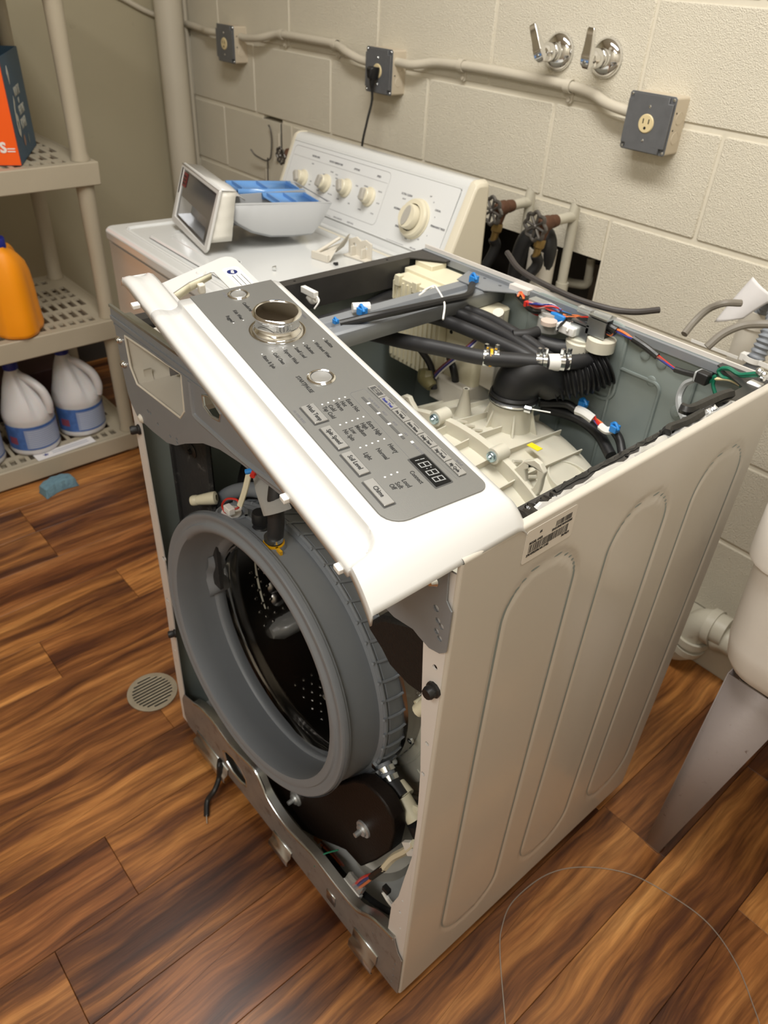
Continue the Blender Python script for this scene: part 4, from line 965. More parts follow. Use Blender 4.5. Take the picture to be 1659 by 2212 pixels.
# hoses (pixel, pixel, height)
def hose(l, r, mt=hoserub, name='hose', n=14, sm=7):
    P = [Vector((max(p.x,.025), min(p.y,D-.02), p.z)) for p in pts(l)]; g = G(); g.tube(P, r, n, sm=sm); return g.build(name, mt, wm)
hose([(700,735,.80),(770,718,.84),(870,737,.855),(960,755,.86),(1040,772,.862),(1110,778,.862),(1180,783,.862),(1240,782,.862),(1285,775,.860),(1308,752,.855)], .0118, name='cross_hose')
def clampat(px, py, z, r, d, mt=zinc, w_=.007, ear=True, label=None, nm='hose_clamp'):
    p = inz(px,py,'z',z); d = Vector(d).normalized(); g = G(); g.lathe([(r,-w_/2),(r+.0016,-w_/2),(r+.0016,w_/2),(r,w_/2)], p, d, 20); 
    if ear: g.box(p+Vector((-.0025,-.0025,r)), p+Vector((.0025,.0025,r+.010)))
    return g.build(nm, mt, wm, label=label)
dh_ = (inz(1180,783,'z',.862)-inz(1040,772,'z',.862))
clampat(1048,772,.862,.0118,dh_); clampat(1060,773,.862,.0122,dh_,clampyel,.004,False,'yellow hose clamp'); clampat(1071,774,.862,.0118,dh_)
clampat(1162,781,.862,.0118,dh_,w_=.009); clampat(1175,782,.862,.0118,dh_,w_=.006); clampat(1212,783,.862,.0118,dh_,w_=.009); clampat(1226,782,.862,.0118,dh_,w_=.006)
a, b = inz(1182,783,'z',.862), inz(1206,783,'z',.862); g = G(); g.tube([a,b], .0132, 16); g.build('hose_joiner', nylon, wm)
hose([(620,745,.80),(700,715,.84),(800,690,.865),(880,678,.875),(950,690,.872),(1020,716,.87),(1080,742,.868),(1130,765,.866),(1165,786,.86)], .0105, name='vent_hose')
hose([(640,720,.82),(740,690,.86),(850,668,.878),(940,664,.880),(1010,685,.878),(1070,712,.875),(1130,748,.872),(1172,776,.866)], .0095, name='vent_hose')
hose([(660,700,.84),(760,675,.87),(860,655,.885),(960,658,.884),(1040,680,.882),(1100,712,.880),(1150,742,.875),(1180,768,.87)], .0085, name='vent_hose')
hose([(680,652,.83),(760,640,.84),(850,640,.845),(940,655,.84),(1020,690,.835)], .016, rubber, 'fill_hose')
hose([(1118,730,.86),(1160,740,.862),(1210,752,.86),(1260,752,.85)], .014, rubber, 'fill_hose')
hose([(1108,724,.88),(1140,722,.882),(1162,716,.884)], .0085, name='fill_hose')
hose([(1015,625,.88),(1008,650,.87),(1006,700,.82)], .0045, rubber, 'cable')
hose([(905,750,.80),(930,790,.77),(938,840,.73)], .006, rubber, 'pressure_tube')
hose([(970,770,.78),(980,800,.77),(986,840,.73)], .0065, rubber, 'pressure_tube')
hose([(1130,790,.80),(1140,840,.77)], .010, rubber, 'pressure_tube')
# elbow boot and ribbed hose
e0 = nz+Vector((0,0,.790))
pe = [e0, e0+Vector((0,.002,.016)), e0+Vector((.003,.006,.034)), e0+Vector((.016,.022,.050)), at(1195,822,'y',.535), at(1240,812,'y',.56)]
g = G(); g.lathe([(.036,0),(.0395,.001),(.0395,.006),(.037,.008),(.0385,.012),(.036,.016)], e0, (0,0,1), 32); g.build('boot_collar', rubber, wm)
P = smooth(pe[:4]+[pe[4]], 8); g = G(); g.tube(P, [.0355,.036,.0365,.036,.033], 24); g.build('elbow_boot', rubber, wm)
P = smooth([pe[4], at(1240,812,'y',.555), at(1275,802,'y',.575), at(1310,785,'y',.595)], 24); n = len(P); rr = [.0315+.0035*math.cos(2*PI*k/7.) for k in range(n)]
g = G(); g.tube(P, rr, 24); g.build('ribbed_hose', rubber, wm, ang=60)
g = G(); g.tube([e0+Vector((.0385*math.cos(t),.0385*math.sin(t),.004)) for t in [2*PI*k/40 for k in range(40)]], .0020, 6, closed=True); g.tube([e0+Vector((.038,-.010,.004)), e0+Vector((.070,.006,.006))], .0013, 6); g.lathe([(0,0),(.006,0),(.006,.010),(0,.010)], e0+Vector((.036,-.014,.004)), (.9,.4,0), 10); g.build('boot_clamp', zinc, wm)
# inlet valves
def cylp(px, py, z, rs, mt, name, axis=(0,0,1), n=24, parent=None, label=None):
    g = G(); g.lathe(rs, inz(px,py,'z',z), axis, n, cap=True); return g.build(name, mt, parent or wm, label=label)
cylp(1185,712,.865,[(.020,0),(.020,.022),(.017,.024),(.017,.030)], clearm if 0 else mat('milky_plastic', (.50,.50,.47), .3, trans=.15), 'pressure_switch'); cylp(1185,700,.893,[(.013,0),(.013,.006)], mat('pinkish_cap',(.66,.54,.46),.5), 'switch_cap')
cylp(1250,762,.850,[(.024,0),(.024,.020),(.021,.022),(.021,.026)], cream, 'inlet_valve'); cylp(1295,755,.850,[(.022,0),(.022,.018),(.019,.020)], cream, 'inlet_valve')
for px, py in ((1258,722),(1296,712)):
    p = inz(px,py,'z',.878); g = G(); g.box(p+Vector((-.013,-.010,-.012)), p+Vector((.013,.012,.022))); v = g.build('solenoid', black, wm, bevel=.002)
    g = G(); g.box(p+Vector((-.0165,-.013,-.008)), p+Vector((.0165,-.0105,.018))); g.box(p+Vector((-.0165,-.013,.020)), p+Vector((.0165,.012,.0225))); g.build('solenoid_frame', steel, wm)
p = inz(1232,712,'z',.892); g = G(); g.box(p+Vector((-.020,-.012,-.006)), p+Vector((.014,.010,.008))); g.build('plug_housing', nylon, wm, bevel=.002)
for px, py, s in ((1212,690,1.),(1300,700,.9)):
    p = inz(px,py,'z',.893); g = G(); g.box(p+Vector((-.016,-.010,-.006))*s, p+Vector((.012,.012,.010))*s); g.build('blue_connector', bluem, wm, bevel=.002)
p = inz(1160,660,'z',.905); g = G(); g.box(p+Vector((-.016,-.004,-.006)), p+Vector((.020,.014,.008))); g.build('terminal_block', mat('clear_grey', (.45,.45,.42), .25, trans=.3), wm, bevel=.001)
g = G(); 
for dx in (0,.007,.014): g.box(p+Vector((-.018+dx,-.012,-.004)), p+Vector((-.013+dx,-.004,.004)))
g.build('terminal_boots', redm, wm)
p = inz(1265,672,'z',.905); g = G(); g.box(p-Vector((.012,.005,.003)), p+Vector((.012,.006,.005))); g.build('clear_holder', clearm, wm)
p = inz(1305,683,'z',.905); g = G(); g.tube([p-Vector((.016,.001,0)), p+Vector((.012,.002,0))], .0045, 10); g.build('clear_holder', clearm, wm)
# harness bundles
def bundle(l, cols, sp=.0026, r=.0015, seed=0):
    rnd = random.Random(seed)
    for i, c_ in enumerate(cols):
        o = [(rnd.uniform(-sp,sp), rnd.uniform(-sp,sp), rnd.uniform(-sp,sp)) for _ in l]
        wire([inz(p[0],p[1],'z',p[2])+Vector(q) for p,q in zip(l,o)], c_, r)
hose([(1117,636,.905),(1130,650,.903),(1150,668,.900),(1180,672,.900),(1215,682,.900),(1250,692,.900),(1290,692,.900),(1315,705,.898),(1332,715,.895)], .0062, tape, 'taped_harness', 10)
bundle([(1116,640,.91),(1124,632,.915),(1132,645,.91)], [orangem,redm,orangem], .002)
bundle([(1135,655,.905),(1160,660,.912),(1190,664,.912),(1212,674,.906)], [navym,redm,brownm,whitem,navym,redm], .004, seed=2)
bundle([(1140,668,.895),(1160,676,.892),(1190,680,.893)], [redm,redm,black,whitem], .004, seed=3)
bundle([(1212,682,.905),(1240,684,.908),(1270,688,.906),(1292,694,.902)], [orangem,orangem,redm,orangem,whitem], .0035, seed=4)
bundle([(1222,690,.90),(1212,700,.90),(1206,712,.895)], [black,black], .002, seed=5)
bundle([(1240,692,.90),(1232,702,.90),(1224,716,.895)], [whitem,whitem], .002, seed=6)
bundle([(1300,700,.90),(1305,712,.895),(1322,722,.892),(1332,712,.895)], [orangem,black,black,navym], .003, seed=7)
bundle([(1318,706,.897),(1350,722,.895),(1372,735,.893)], [navym,brownm,orangem], .0022, .0019, seed=8)
hose([(1368,732,.894),(1395,750,.892),(1420,770,.890)], .0052, tape, 'taped_harness', 10)
bundle([(1418,768,.890),(1440,785,.888),(1462,800,.888)], [navym,brownm,redm], .0018, .0018, seed=9)
hose([(1458,798,.888),(1480,805,.888),(1505,810,.888),(1540,812,.888)], .0042, tape, 'taped_harness', 10)
p = inz(1518,815,'z',.889); g = G(); g.box(p-Vector((.010,.009,.008)), p+Vector((.010,.009,.008))); g.build('ferrite_clip', mat('grey_clip', (.42,.44,.44), .4), wm, bevel=.002)
g = G(); g.box(p+Vector((-.006,-.012,-.006)), p+Vector((.012,.004,.010))); g.build('ferrite_core', rubber, wm, bevel=.002)
wire(pts([(1500,822,.886),(1530,826,.888),(1545,812,.892),(1540,830,.888),(1545,850,.880)]), greenm, .0026)
wire(pts([(1560,795,.90),(1552,802,.90),(1562,815,.898),(1585,820,.895),(1602,835,.890),(1598,850,.885),(1585,856,.882)]), greenm, .0026)
wire(pts([(1560,795,.90),(1575,796,.90),(1595,808,.90),(1615,808,.902),(1635,806,.905)]), greenm, .0028)
wire(pts([(1560,796,.90),(1580,800,.898),(1600,812,.898),(1620,812,.902),(1638,812,.905)]), greenm, .0022)
wire(pts([(1545,818,.89),(1575,820,.888),(1600,832,.885),(1615,845,.885)]), mat('wire_cream', (.80,.68,.40), .4), .0024)
wire(pts([(1500,820,.880),(1480,830,.872),(1468,855,.860),(1468,880,.850),(1478,905,.845)]), mat('cable_grey', (.33,.34,.34), .4), .0048, 'mains_cable')
wire(pts([(1470,880,.925),(1490,885,.925),(1530,868,.925),(1560,855,.925),(1580,850,.925)]), tape, .0065, 'taped_harness'); wire(pts([(1440,935,.922),(1445,925,.922),(1480,912,.922),(1515,892,.922)]), tape, .0055, 'taped_harness')
p = inz(1628,838,'z',.905); g = G(); g.box(p-Vector((.009,.008,.006)), p+Vector((.009,.008,.008))); g.build('white_plug', nylon, wm, bevel=.002)
for px, py in ((1640,805),(1650,812),(1645,820)): cylp(px,py,.912,[(.005,0),(.005,.004),(.003,.006)], zinc, 'ground_screw', n=8)
g = G(); g.tube(pts([(1480,882,.86),(1495,893,.85),(1520,905,.85)]), .003, 8, sm=4); g.build('white_lever', nylon, wm)
# sensor harness at right of tub
hose([(1165,870,.78),(1220,872,.78),(1245,885,.775)], .007, rubber, 'taped_harness')
wire(pts([(1245,885,.78),(1262,892,.78),(1280,905,.775)]), nylon, .0075, 'wire_sleeve'); wire(pts([(1296,920,.77),(1310,930,.768),(1325,928,.77)]), nylon, .006, 'wire_sleeve')
bundle([(1278,900,.775),(1290,910,.773),(1302,922,.77)], [redm,orangem,purplem,yellowm,redm], .003, .0018, seed=11)
clip(inz(1262,872,'z',.785), wm, 1.0); clip(inz(1330,925,'z',.775), wm, 1.0)
hose([(1322,925,.765),(1338,950,.755),(1345,985,.74)], .007, rubber, 'taped_harness')
hose([(1170,880,.765),(1240,900,.755),(1290,935,.745),(1320,985,.735)], .009, rubber, 'pressure_tube')
# small white bracket and latch at the left rim
p = inz(668,632,'z',.905); g = G(); g.box(p-Vector((.018,.004,.004)), p+Vector((.018,.005,.006))); g.tube([p+Vector((-.010,.005,-.01)), p+Vector((.0,.006,-.016)), p+Vector((.010,.005,-.01))], .005, 8, sm=3); g.tube([p+Vector((.016,.003,-.001)), p+Vector((.026,0,-.006)), p+Vector((.024,-.008,-.018))], .0016, 6, sm=4); g.build('latch_bracket', nylon, wm, bevel=.001)
# little tabs hanging above the lower box
p = inz(998,672,'z',.84)

# loose black tube lying over the back edge
g = G(); g.tube([(.165,.640,.944),(.225,.615,.932),(.33,.602,.9275),(.40,.606,.9285),(.437,.625,.930),(.462,.655,.935)], .0048, 10, sm=7); o = g.build('loose_tube', mat('dull_tube', (.045,.038,.035), .5)); tag(o, 'thin black tube lying along the back edge of the open washer', 'tube')

# ================================================================ LOOSE CONTROL PANEL
PM = rodr((.058,.098,-.147)); PA = CAM+(Vector((.112,.06,.967))-CAM)*.94
PMX = Matrix.Translation(PA) @ PM.to_4x4() @ Matrix.Scale(.94/.97, 4)
cp = thing('control_panel', 'loose white washer control panel with silver faceplate lying across the open washer', 'control panel', world=False, M=PMX)
UE = .500
def ph(u, v):
    # height of the white shell over (u, v)
    n = -.0006
    if v > .118: n -= .020*((v-.118)/.020)**2
    if v < -.0160:
        P = ((-.0160,0),(-.0178,-.0062),(-.0215,-.0098),(-.027,-.0108),(-.033,-.0098),(-.039,-.0072),(-.044,-.0060),(-.049,-.0064),(-.0535,-.0085))
        st = P[-1][1]
        for a, b in zip(P, P[1:]):
            if v >= b[0]: st = a[1]+(b[1]-a[1])*(a[0]-v)/(a[0]-b[0]); break
        Q = ((-.0160,.470),(-.0180,.482),(-.022,.491),(-.030,.499),(-.040,.504),(-.060,.509)); ub = .509
        for a, b in zip(Q, Q[1:]):
            if v >= b[0]: ub = a[1]+(b[1]-a[1])*(a[0]-v)/(a[0]-b[0]); break
        f = min(max((ub+.003-u)/.006, 0), 1); n += st*f*f*(3-2*f)
    if u > UE: n -= .021*((u-UE)/.049)**2
    return n
vs_ = [.1385,.136,.132,.126,.120,.116] + [.10-.01*k for k in range(11)] + [-.006,-.012,-.0150,-.0160,-.0168,-.0178,-.0195,-.0215,-.024,-.027,-.030,-.033,-.036,-.039,-.0415,-.044,-.0465,-.049,-.0515,-.0535]
us_ = [.001+.02*k for k in range(23)]+[.455+.0024*k for k in range(29)]+[.528,.533,.539,.544,.549]
def shell(us, vs, fn): 
    g = G(); g.loft([[Vector((u,v,fn(u,v))) for v in vs] for u in us], closed=False); return g
g = G(); L = []
for u in us_:
    row = []
    for v in vs_:
        uu, vv = u, v
        if u > UE:
            k = (u-UE)/.049; ue = .5515-(v+.055)*.115; uu = UE+(ue-UE)*k
            if v < -.030: vv = v-.004*k*((-.030-v)/.0235)
        row.append(Vector((uu, vv, ph(u, v))))
    e = row[-1]; k = max((u-.508)/.041, 0)
    row.append(e+Vector((0,-.0012,-.0035))); row.append(e+Vector((0,-.0018,-.0095-.003*k)))
    row.insert(0, row[0]+Vector((0,.001,-.010)))
    L.append(row)
g.loft(L, closed=False); sh_ = g.build('shell', panelwhite, cp, ang=50, solid=.0022)
# front lip running on past the drawer opening
g = G(); L = []
for u in (-.1195,-.114,-.104,-.08,-.04,.0,.002):
    f = min(max((u+.1195)/.03,0),1); d = -.008*(1-f)**2
    L.append([Vector((u,v,n+d)) for v,n in ((-.0135,-.0085),(-.0178,-.0068),(-.0215,-.0098),(-.027,-.0108),(-.033,-.0098),(-.039,-.0072),(-.044,-.0060),(-.049,-.0064),(-.0535,-.0085),(-.0547,-.012),(-.0553,-.018))])
g.loft(L, closed=False); g.build('front_lip', panelwhite, cp, ang=50, solid=.002)
# end wedge left
g = G(); g.add([Vector(p) for p in ((-.1195,-.052,-.016),(-.1195,-.0135,-.0165),(-.122,-.013,-.030),(-.122,-.050,-.030))], [(0,1,2,3)]); g.build('end_cap', panelwhite, cp, solid=.002)
# rear plate with the drawer opening
g = G(); g.plate([(-.107,-.014),(-.1137,.003),(-.1545,.104),(-.1552,.114),(-.150,.121),(-.141,.124),(.03,.1235),(.03,-.014)], [[(-.0787,.003),(-.0997,.0338),(-.1163,.0735),(-.1147,.0775),(.0,.0785),(.0,.003)]], lambda a,b,c: Vector((a,b,-.032+c)), .002); rp = g.build('drawer_frame', panelwhite, cp, bevel=.0005)
g = G(); g.add([Vector(p) for p in ((-.0787,.003,-.032),(-.0997,.0338,-.032),(-.0997,.0338,-.044),(-.0790,.003,-.044))], [(0,1,2,3)]); g.add([Vector(p) for p in ((-.0997,.0338,-.032),(-.1163,.0735,-.032),(-.1163,.0735,-.040),(-.0997,.0338,-.044))], [(0,1,2,3)]); g.build('frame_wall', creambox, rp, solid=.0015)
g = G(); g.lathe([(.0,.0022),(.006,.0020),(.0078,.0)], (-.119,.060,-.030), (0,0,1), 20); g.build('hinge_bump', panelwhite, rp)
g = G(); g.box((-.104,.046,-.050),(-.094,.056,-.036)); g.build('frame_clip', creamold, rp, bevel=.002)
for p in ((-.034,-.062,-.014),(.087,-.030,-.034),(.388,-.056,-.018),(.493,-.055,-.018)):
    g = G(); g.box(Vector(p)-Vector((.005,.005,.003)), Vector(p)+Vector((.005,.005,.003))); g.build('snap_tab', nylon, cp, bevel=.001)
# sticker
def PT(u, v, n=.0): return basis((u,v,n), (1,0,0), (0,1,0))
g = G(); g.rbox((-.118,.0905,-.0300),(-.056,.1155,-.0297), .006, ax=2); st = g.build('sticker', mat('sticker_white', (.82,.82,.80), .4), rp)
g = G(); g.lathe([(0,.0002),(.0078,.0002)], (-.103,.1013,-.0298), (0,0,1), 28); g.build('round_mark', mat('mark_navy', (.01,.02,.12), .35), st)
joined_text('lettering', [('NSF', .0062, basis((-.103,.1013,-.0294),(.75,-.25,0),(.25,.75,0)), 'CENTER', 1.)], mat('mark_white', (.85,.85,.85), .4), st)
for k in range(3):
    g = G(); v = .1105-k*.0068; g.box((-.092,v-.0010,-.0298),(-.058,v,-.0295)); g.build('text_line', ink, st)
# silver faceplate with rounded right corners
out = [(0,.0),(.4855-.022,0)]+[(.4855-.022+.022*math.sin(math.radians(a)), .022-.022*math.cos(math.radians(a))) for a in range(15,91,15)]+[(.4855-.012+.012*math.cos(math.radians(a)), .1155-.012+.012*math.sin(math.radians(a))) for a in range(0,91,15)]+[(.0,.1155)]
g = G(); g.plate(out, [], lambda a,b,c: Vector((a,b,-.0004+c)), .0014); fp = g.build('faceplate', faceplate, cp, bevel=.0004)
Z = .00105
# knob
kc = Vector((.1262,.0635,0))
g = G(); g.lathe([(0.0348,0.00000),(0.0348,0.00086),(0.0332,0.00115),(0.0320,0.00072),(0.0314,0.00072),(0.0310,0.00216),(0.0296,0.00302),(0.0306,0.00216)], kc+Vector((0,0,.001)), (0,0,1), 64); g.build('knob_bezel', chrome, fp)
g = G(); g.lathe([(0.0305,0.00144),(0.0305,0.00360),(0.0294,0.00576),(0.0277,0.00756),(0.0265,0.00936),(0.0261,0.01440),(0.0264,0.01944),(0.0278,0.02088),(0.0291,0.02160),(0.0300,0.02340),(0.0300,0.02520),(0.0283,0.02700),(0.0261,0.02750),(0.0254,0.02693),(0.0251,0.02635),(0.0000,0.02635)], kc, (0,0,1), 72); kb = g.build('knob', chrome, fp, ang=40)
g = G(); g.lathe([(0.0000,0.02678),(0.0239,0.02678),(0.0251,0.02650)], kc, (0,0,1), 64); g.build('knob_cap', mat('knob_cap_bronze', (.22,.20,.18), .12, 1.), kb)
g = G(); 
for a0_, ph_ in ((-.6,0),(-2.0,.5)):
    g.tube([kc+Vector((.0262*math.cos(a0_-t*.9), .0262*math.sin(a0_-t*.9), .0120+.0045*math.sin(t*PI+ph_))) for t in [k/16 for k in range(17)]], .0004, 5)
g.build('knob_engraving', ink, kb)
def ringbtn(u, v, r, name):
    g = G(); g.lathe([(r+.004,.001),(r+.004,.0022),(r+.002,.0034),(r+.0002,.0028),(r,.0016)], (u,v,0), (0,0,1), 44); b = g.build(name, chrome, fp)
    g = G(); g.lathe([(r-.0006,.001),(r-.0006,.0024),(r-.0014,.0030),(r*.5,.0024),(0,.0021)], (u,v,0), (0,0,1), 40); g.build('push_face', buttonm, b)
ringbtn(.0230,.0577,.0105,'power_button'); ringbtn(.2433,.0608,.0125,'start_button')
for (u0,u1,v0,v1,tx) in ((.2855,.3190,.0125,.0282,'Wash Temp'),(.3285,.3680,.0130,.0248,'Spin Speed'),(.3755,.4125,.0110,.0228,'Soil Level'),(.4220,.4615,.0090,.0205,'Chime')):
    g = G(); g.rbox((u0-.0012,v0-.0012,Z),(u1+.0012,v1+.0012,Z+.0003), .001, ax=2); bz = g.build('button_recess', mat('recess_dark', (.06,.06,.06), .4) if 'recess_dark' not in MATS else MATS['recess_dark'], fp)
    g = G(); g.rbox((u0,v0,Z),(u1,v1,Z+.0022), .0009, ax=2, br=.0005); b = g.build('push_button', buttonm, fp)
    joined_text('lettering', [(tx, .0072, PT((u0+u1)/2,(v0+v1)/2,Z+.0023), 'CENTER', .86)], ink, b)
names = ['','Steam Treat','Pre Wash','Extra Rinse','Delay Start','Stay Fresh','My Cycle']
for k in range(7):
    u0 = .2845+k*.0250; g = G(); g.rbox((u0,.0972,Z),(u0+.0240,.1066,Z+.0018), .0006, ax=2, br=.0004); b = g.build('option_button', buttonm, fp)
    if k == 0:
        g = G(); g.box((u0+.003,.0982,Z+.0018),(u0+.021,.1052,Z+.0020)); g.build('option_icon', MATS['recess_dark'], b); joined_text('lettering', [('Accela', .0042, PT(u0+.012,.1032,Z+.0022), 'CENTER', .9), ('Wash', .0040, PT(u0+.012,.0998,Z+.0022), 'CENTER', .9)], buttonm, b)
    else: joined_text('lettering', [(names[k], .0050, PT(u0+.012,.1003,Z+.0020), 'CENTER', .78)], ink if k != 1 else navym, b)
    g = G(); g.box((u0+.007,.1046,Z+.0018),(u0+.017,.1052,Z+.0020)); g.build('option_mark', ink, b)
# display
g = G(); g.rbox((.4120,.0665,Z-.0006),(.4625,.0880,Z+.0002), .0015, ax=2); g.build('display_bezel', MATS['recess_dark'], fp)
g = G(); g.rbox((.4135,.0685,Z),(.4608,.0865,Z+.0006), .0006, ax=2); dp = g.build('display', displaym, fp)
def seg7(u, v, w_, h, g, on='abcdefg'):
    t = .0011; 
    S7 = dict(a=(0,h-t,w_,h), g=(0,h/2-t/2,w_,h/2+t/2), d=(0,0,w_,t), f=(0,h/2+t*.4,t,h-t*.6), b=(w_-t,h/2+t*.4,w_,h-t*.6), e=(0,t*.6,t,h/2-t*.4), c=(w_-t,t*.6,w_,h/2-t*.4))
    for s in on:
        a = S7[s]; sl = .0010
        q = [(a[0],a[1]),(a[2],a[1]),(a[2],a[3]),(a[0],a[3])]; g.add([Vector((u+x+y*.10,v+y,Z+.0008)) for x,y in q], [(0,1,2,3)])
g = G(); seg7(.4125,.0715,.0062,.0120,g,'bc'); seg7(.4230,.0715,.0075,.0120,g); seg7(.4365,.0715,.0075,.0120,g); seg7(.4475,.0715,.0075,.0120,g)
for v in (.0752,.0800): g.add([Vector((.4332+dx,v+dy,Z+.0008)) for dx,dy in ((0,0),(.0012,0),(.0012,.0012),(0,.0012))], [(0,1,2,3)])
o = g.build('display_digits', segm, dp, stuff=True)
# indicator dots
def dots(l, r=.0011, mt=whitedot):
    for (u,v) in l:
        g = G(); g.lathe([(r,.0),(r,.0004),(0,.0006)], (u,v,Z-.0001), (0,0,1), 10, cap=False); g.build('indicator', mt, fp)
dots([(.290,.0367),(.2899,.044),(.2895,.0513),(.2889,.0585),(.2891,.0656)]); dots([(.331,.0358),(.3306,.0434),(.3304,.0507),(.3298,.0578),(.3298,.0649)])
dots([(.374,.0348),(.3738,.042),(.3733,.0494),(.3731,.0566),(.3729,.0641)]); dots([(.4249,.0325),(.4246,.0399),(.4244,.0471)])
dots([(.1687,.1043),(.1679,.091),(.1674,.0777),(.1674,.0645),(.1669,.0509),(.1679,.0364),(.1687,.0227),(.0873,.0226),(.0864,.0361)], .0009)
dots([(.3965,.0485),(.3968,.0595)], .0006, ink)
# progress bar
for u0, u1 in ((.2974,.3095),(.3125,.3300),(.3335,.3515),(.3550,.3735),(.3765,.3821)):
    g = G(); g.box((u0,.0812,Z),(u1,.0842,Z+.0003)); g.build('progress_bar', slidergrey, fp)
for u in (.3110,.3317,.3532,.3750):
    g = G(); g.box((u-.0013,.0808,Z),(u+.0013,.0846,Z+.0004)); g.build('progress_mark', whitedot, fp)
g = G(); P = [(.4110,.0700),(.2870,.0735),(.2845,.0760),(.2845,.0915),(.2870,.0935),(.4600,.0935)]
g.tube([Vector((u,v,Z)) for u,v in P], .00025, 4); g.build('frame_line', inkgrey, fp)
g = G(); g.box((.3890,.0855,Z),(.3925,.0885,Z+.0003)); g.build('lock_icon', whitedot, fp)
T = []
def tx(s, u, v, size=.0072, sx=.86, al='LEFT'): T.append((s, size, PT(u,v,Z), al, sx))
tx('Extra Hot',.2935,.0656); tx('Hot',.2942,.0580); tx('Warm',.2935,.0512); tx('Cold',.2943,.0430); tx('Tap Cold',.2945,.0360)
tx('Extra High',.3392,.0645); tx('High',.3385,.0574); tx('Medium',.3394,.0502); tx('Low',.3402,.0425); tx('No Spin',.3402,.0352)
tx('Heavy',.3825,.0640); tx('Normal',.3830,.0495); tx('Light',.3832,.0345); tx('Loud',.4360,.0462); tx('Soft',.4365,.0382); tx('Off',.4362,.0315)
tx('Connect',.4290,.0598,.0068); tx('START|PAUSE',.2285,.0378,.0070)
tx('Sanitize',.1730,.1045,.0068); tx('Workout Wear',.1725,.0910,.0068); tx('Delicates',.1722,.0775,.0068); tx('Small Load',.1722,.0645,.0068); tx('Express Wash',.1715,.0508,.0068); tx('Cold Clean',.1722,.0364,.0068); tx('Rinse & Spin',.1730,.0227,.0068)
tx('Rugged',.0845,.0226,.0068,.86,'RIGHT'); tx('Kids Wear',.0835,.0361,.0068,.86,'RIGHT'); tx('Comforter',.0700,.0550,.0068,.86,'RIGHT')
joined_text('lettering', T, ink, fp)
T = []
tx('ALL COLD RINSES',.2855,.0045,.0040,.8); tx('POWER',.0080,.0420,.0048,.8); tx('DOOR LOCK',.3925,.0862,.0042,.85)
tx('LOAD SENSING',.3020,.0885,.0036,.85); tx('WASH',.3300,.0885,.0036,.85); tx('RINSE',.3510,.0885,.0036,.85); tx('SPIN',.3730,.0885,.0036,.85)
tx('Time saver',.2855,.1105,.0032,.85); tx('Stain treat',.3105,.1105,.0032,.85); tx('Hold 3s',.3355,.1105,.0032,.85); tx('Signal off',.4355,.1105,.0032,.85)
tx('Whitest Whites',.0900,.1090,.0045,.85); tx('Normal',.0660,.1060,.0045,.85)
joined_text('lettering', T, inkgrey, fp)
T = []

# ================================================================ TOP-LOAD WASHER
DO = Vector((-.764,.302,.813)); DM = Matrix.Rotation(-.058,3,'Z') @ Matrix.Rotation(-.027,3,'Y') @ Matrix.Rotation(-.013,3,'X')
DMX = Matrix.Translation(DO) @ DM.to_4x4(); DI = DMX.inverted()
def dplane(px, py, p0, nrm):
    c = DI @ CAM; d = DM.transposed() @ ray(px, py); t = (Vector(p0)-c).dot(Vector(nrm))/d.dot(Vector(nrm)); return c+d*t
tl = thing('top_load_washer', 'white top-load washer with a knobbed back console, standing behind the open one', 'washing machine', world=False, M=DMX)
DW = .694; DD = .56
g = G(); g.rbox((.004,.006,-.790),(DW-.004,DD,-.034), .012, ax=2); g.build('cabinet', whitepaint, tl)
for x in (.05,DW-.05):
    for y in (.05,DD-.05):
        g = G(); zb = (0-(DMX@Vector((x,y,0))).z); g.lathe([(.018,zb+.004),(.018,zb+.012),(.010,zb+.016),(.010,-.788)], (x,y,0), (0,0,1), 16, cap=True); g.build('foot', rubber, tl)
g = G(); g.rbox((0,0,-.032),(DW,DD,0), .022, ax=2, br=.007, seg=6); g.build('top_deck', topwhite, tl, bevel=.002)
g = G()
def beadline(P, r=.0030): g.tube([Vector(p) for p in P], r, 8, sm=6)
beadline([(.048,.44,-.0005),(.048,.10,-.0005),(.049,.055,-.0005),(.060,.037,-.0005),(.10,.034,-.0005),(.40,.034,-.0005),(.66,.034,-.0005)], .0042); g.build('deck_bead', topwhite, tl)
g = G(); g.rbox((.135,.050,.0),(.640,.425,.0065), .022, ax=2, br=.004, seg=6); ld = g.build('lid', topwhite, tl, bevel=.001)
g = G(); g.rbox((.175,.085,.0062),(.600,.39,.0078), .018, ax=2, br=.0015, seg=6); g.build('lid_panel', topwhite, ld)
# console
bot, tpf = Vector((0,.452,.014)), Vector((0,.517,.168)); fd_ = (tpf-bot).normalized(); fn_ = Vector((0,-fd_.z,fd_.y))
cr = [(.446,.0),(.450,.010),(.452,.014),(.517,.160),(.522,.169),(.530,.173),(.552,.173),(.558,.169),(.560,.160),(.562,.0)]
def cons(x0, x1, dy=0, dz=0): return [[Vector((x,y+dy,z+dz)) for y,z in cr] for x in (x0,x1)]
g = G(); g.loft(cons(.020,.672), cap=True); cs = g.build('console', topwhite, tl, bevel=.0015)
ec = mat('console_end_cream', (.66,.61,.49), .3)
for x0, x1 in ((.004,.026),(.664,.688)):
    g = G(); L = []
    for x, k in ((x0,.93 if x0<.1 else 1.0),((x0+x1)/2,1.03),(x1,1.0 if x0<.1 else .93)):
        L.append([Vector((x,.505+(y-.505)*k,z*((k+1)/2)+.0)) for y,z in cr])
    g.loft(L, cap=True); g.build('console_end', ec, tl, bevel=.004)
g = G(); P0 = bot+fn_*.0004
def FT(x, s, c): return Vector((x,0,0))+bot+fd_*s+fn_*c
fl = (tpf-bot).length
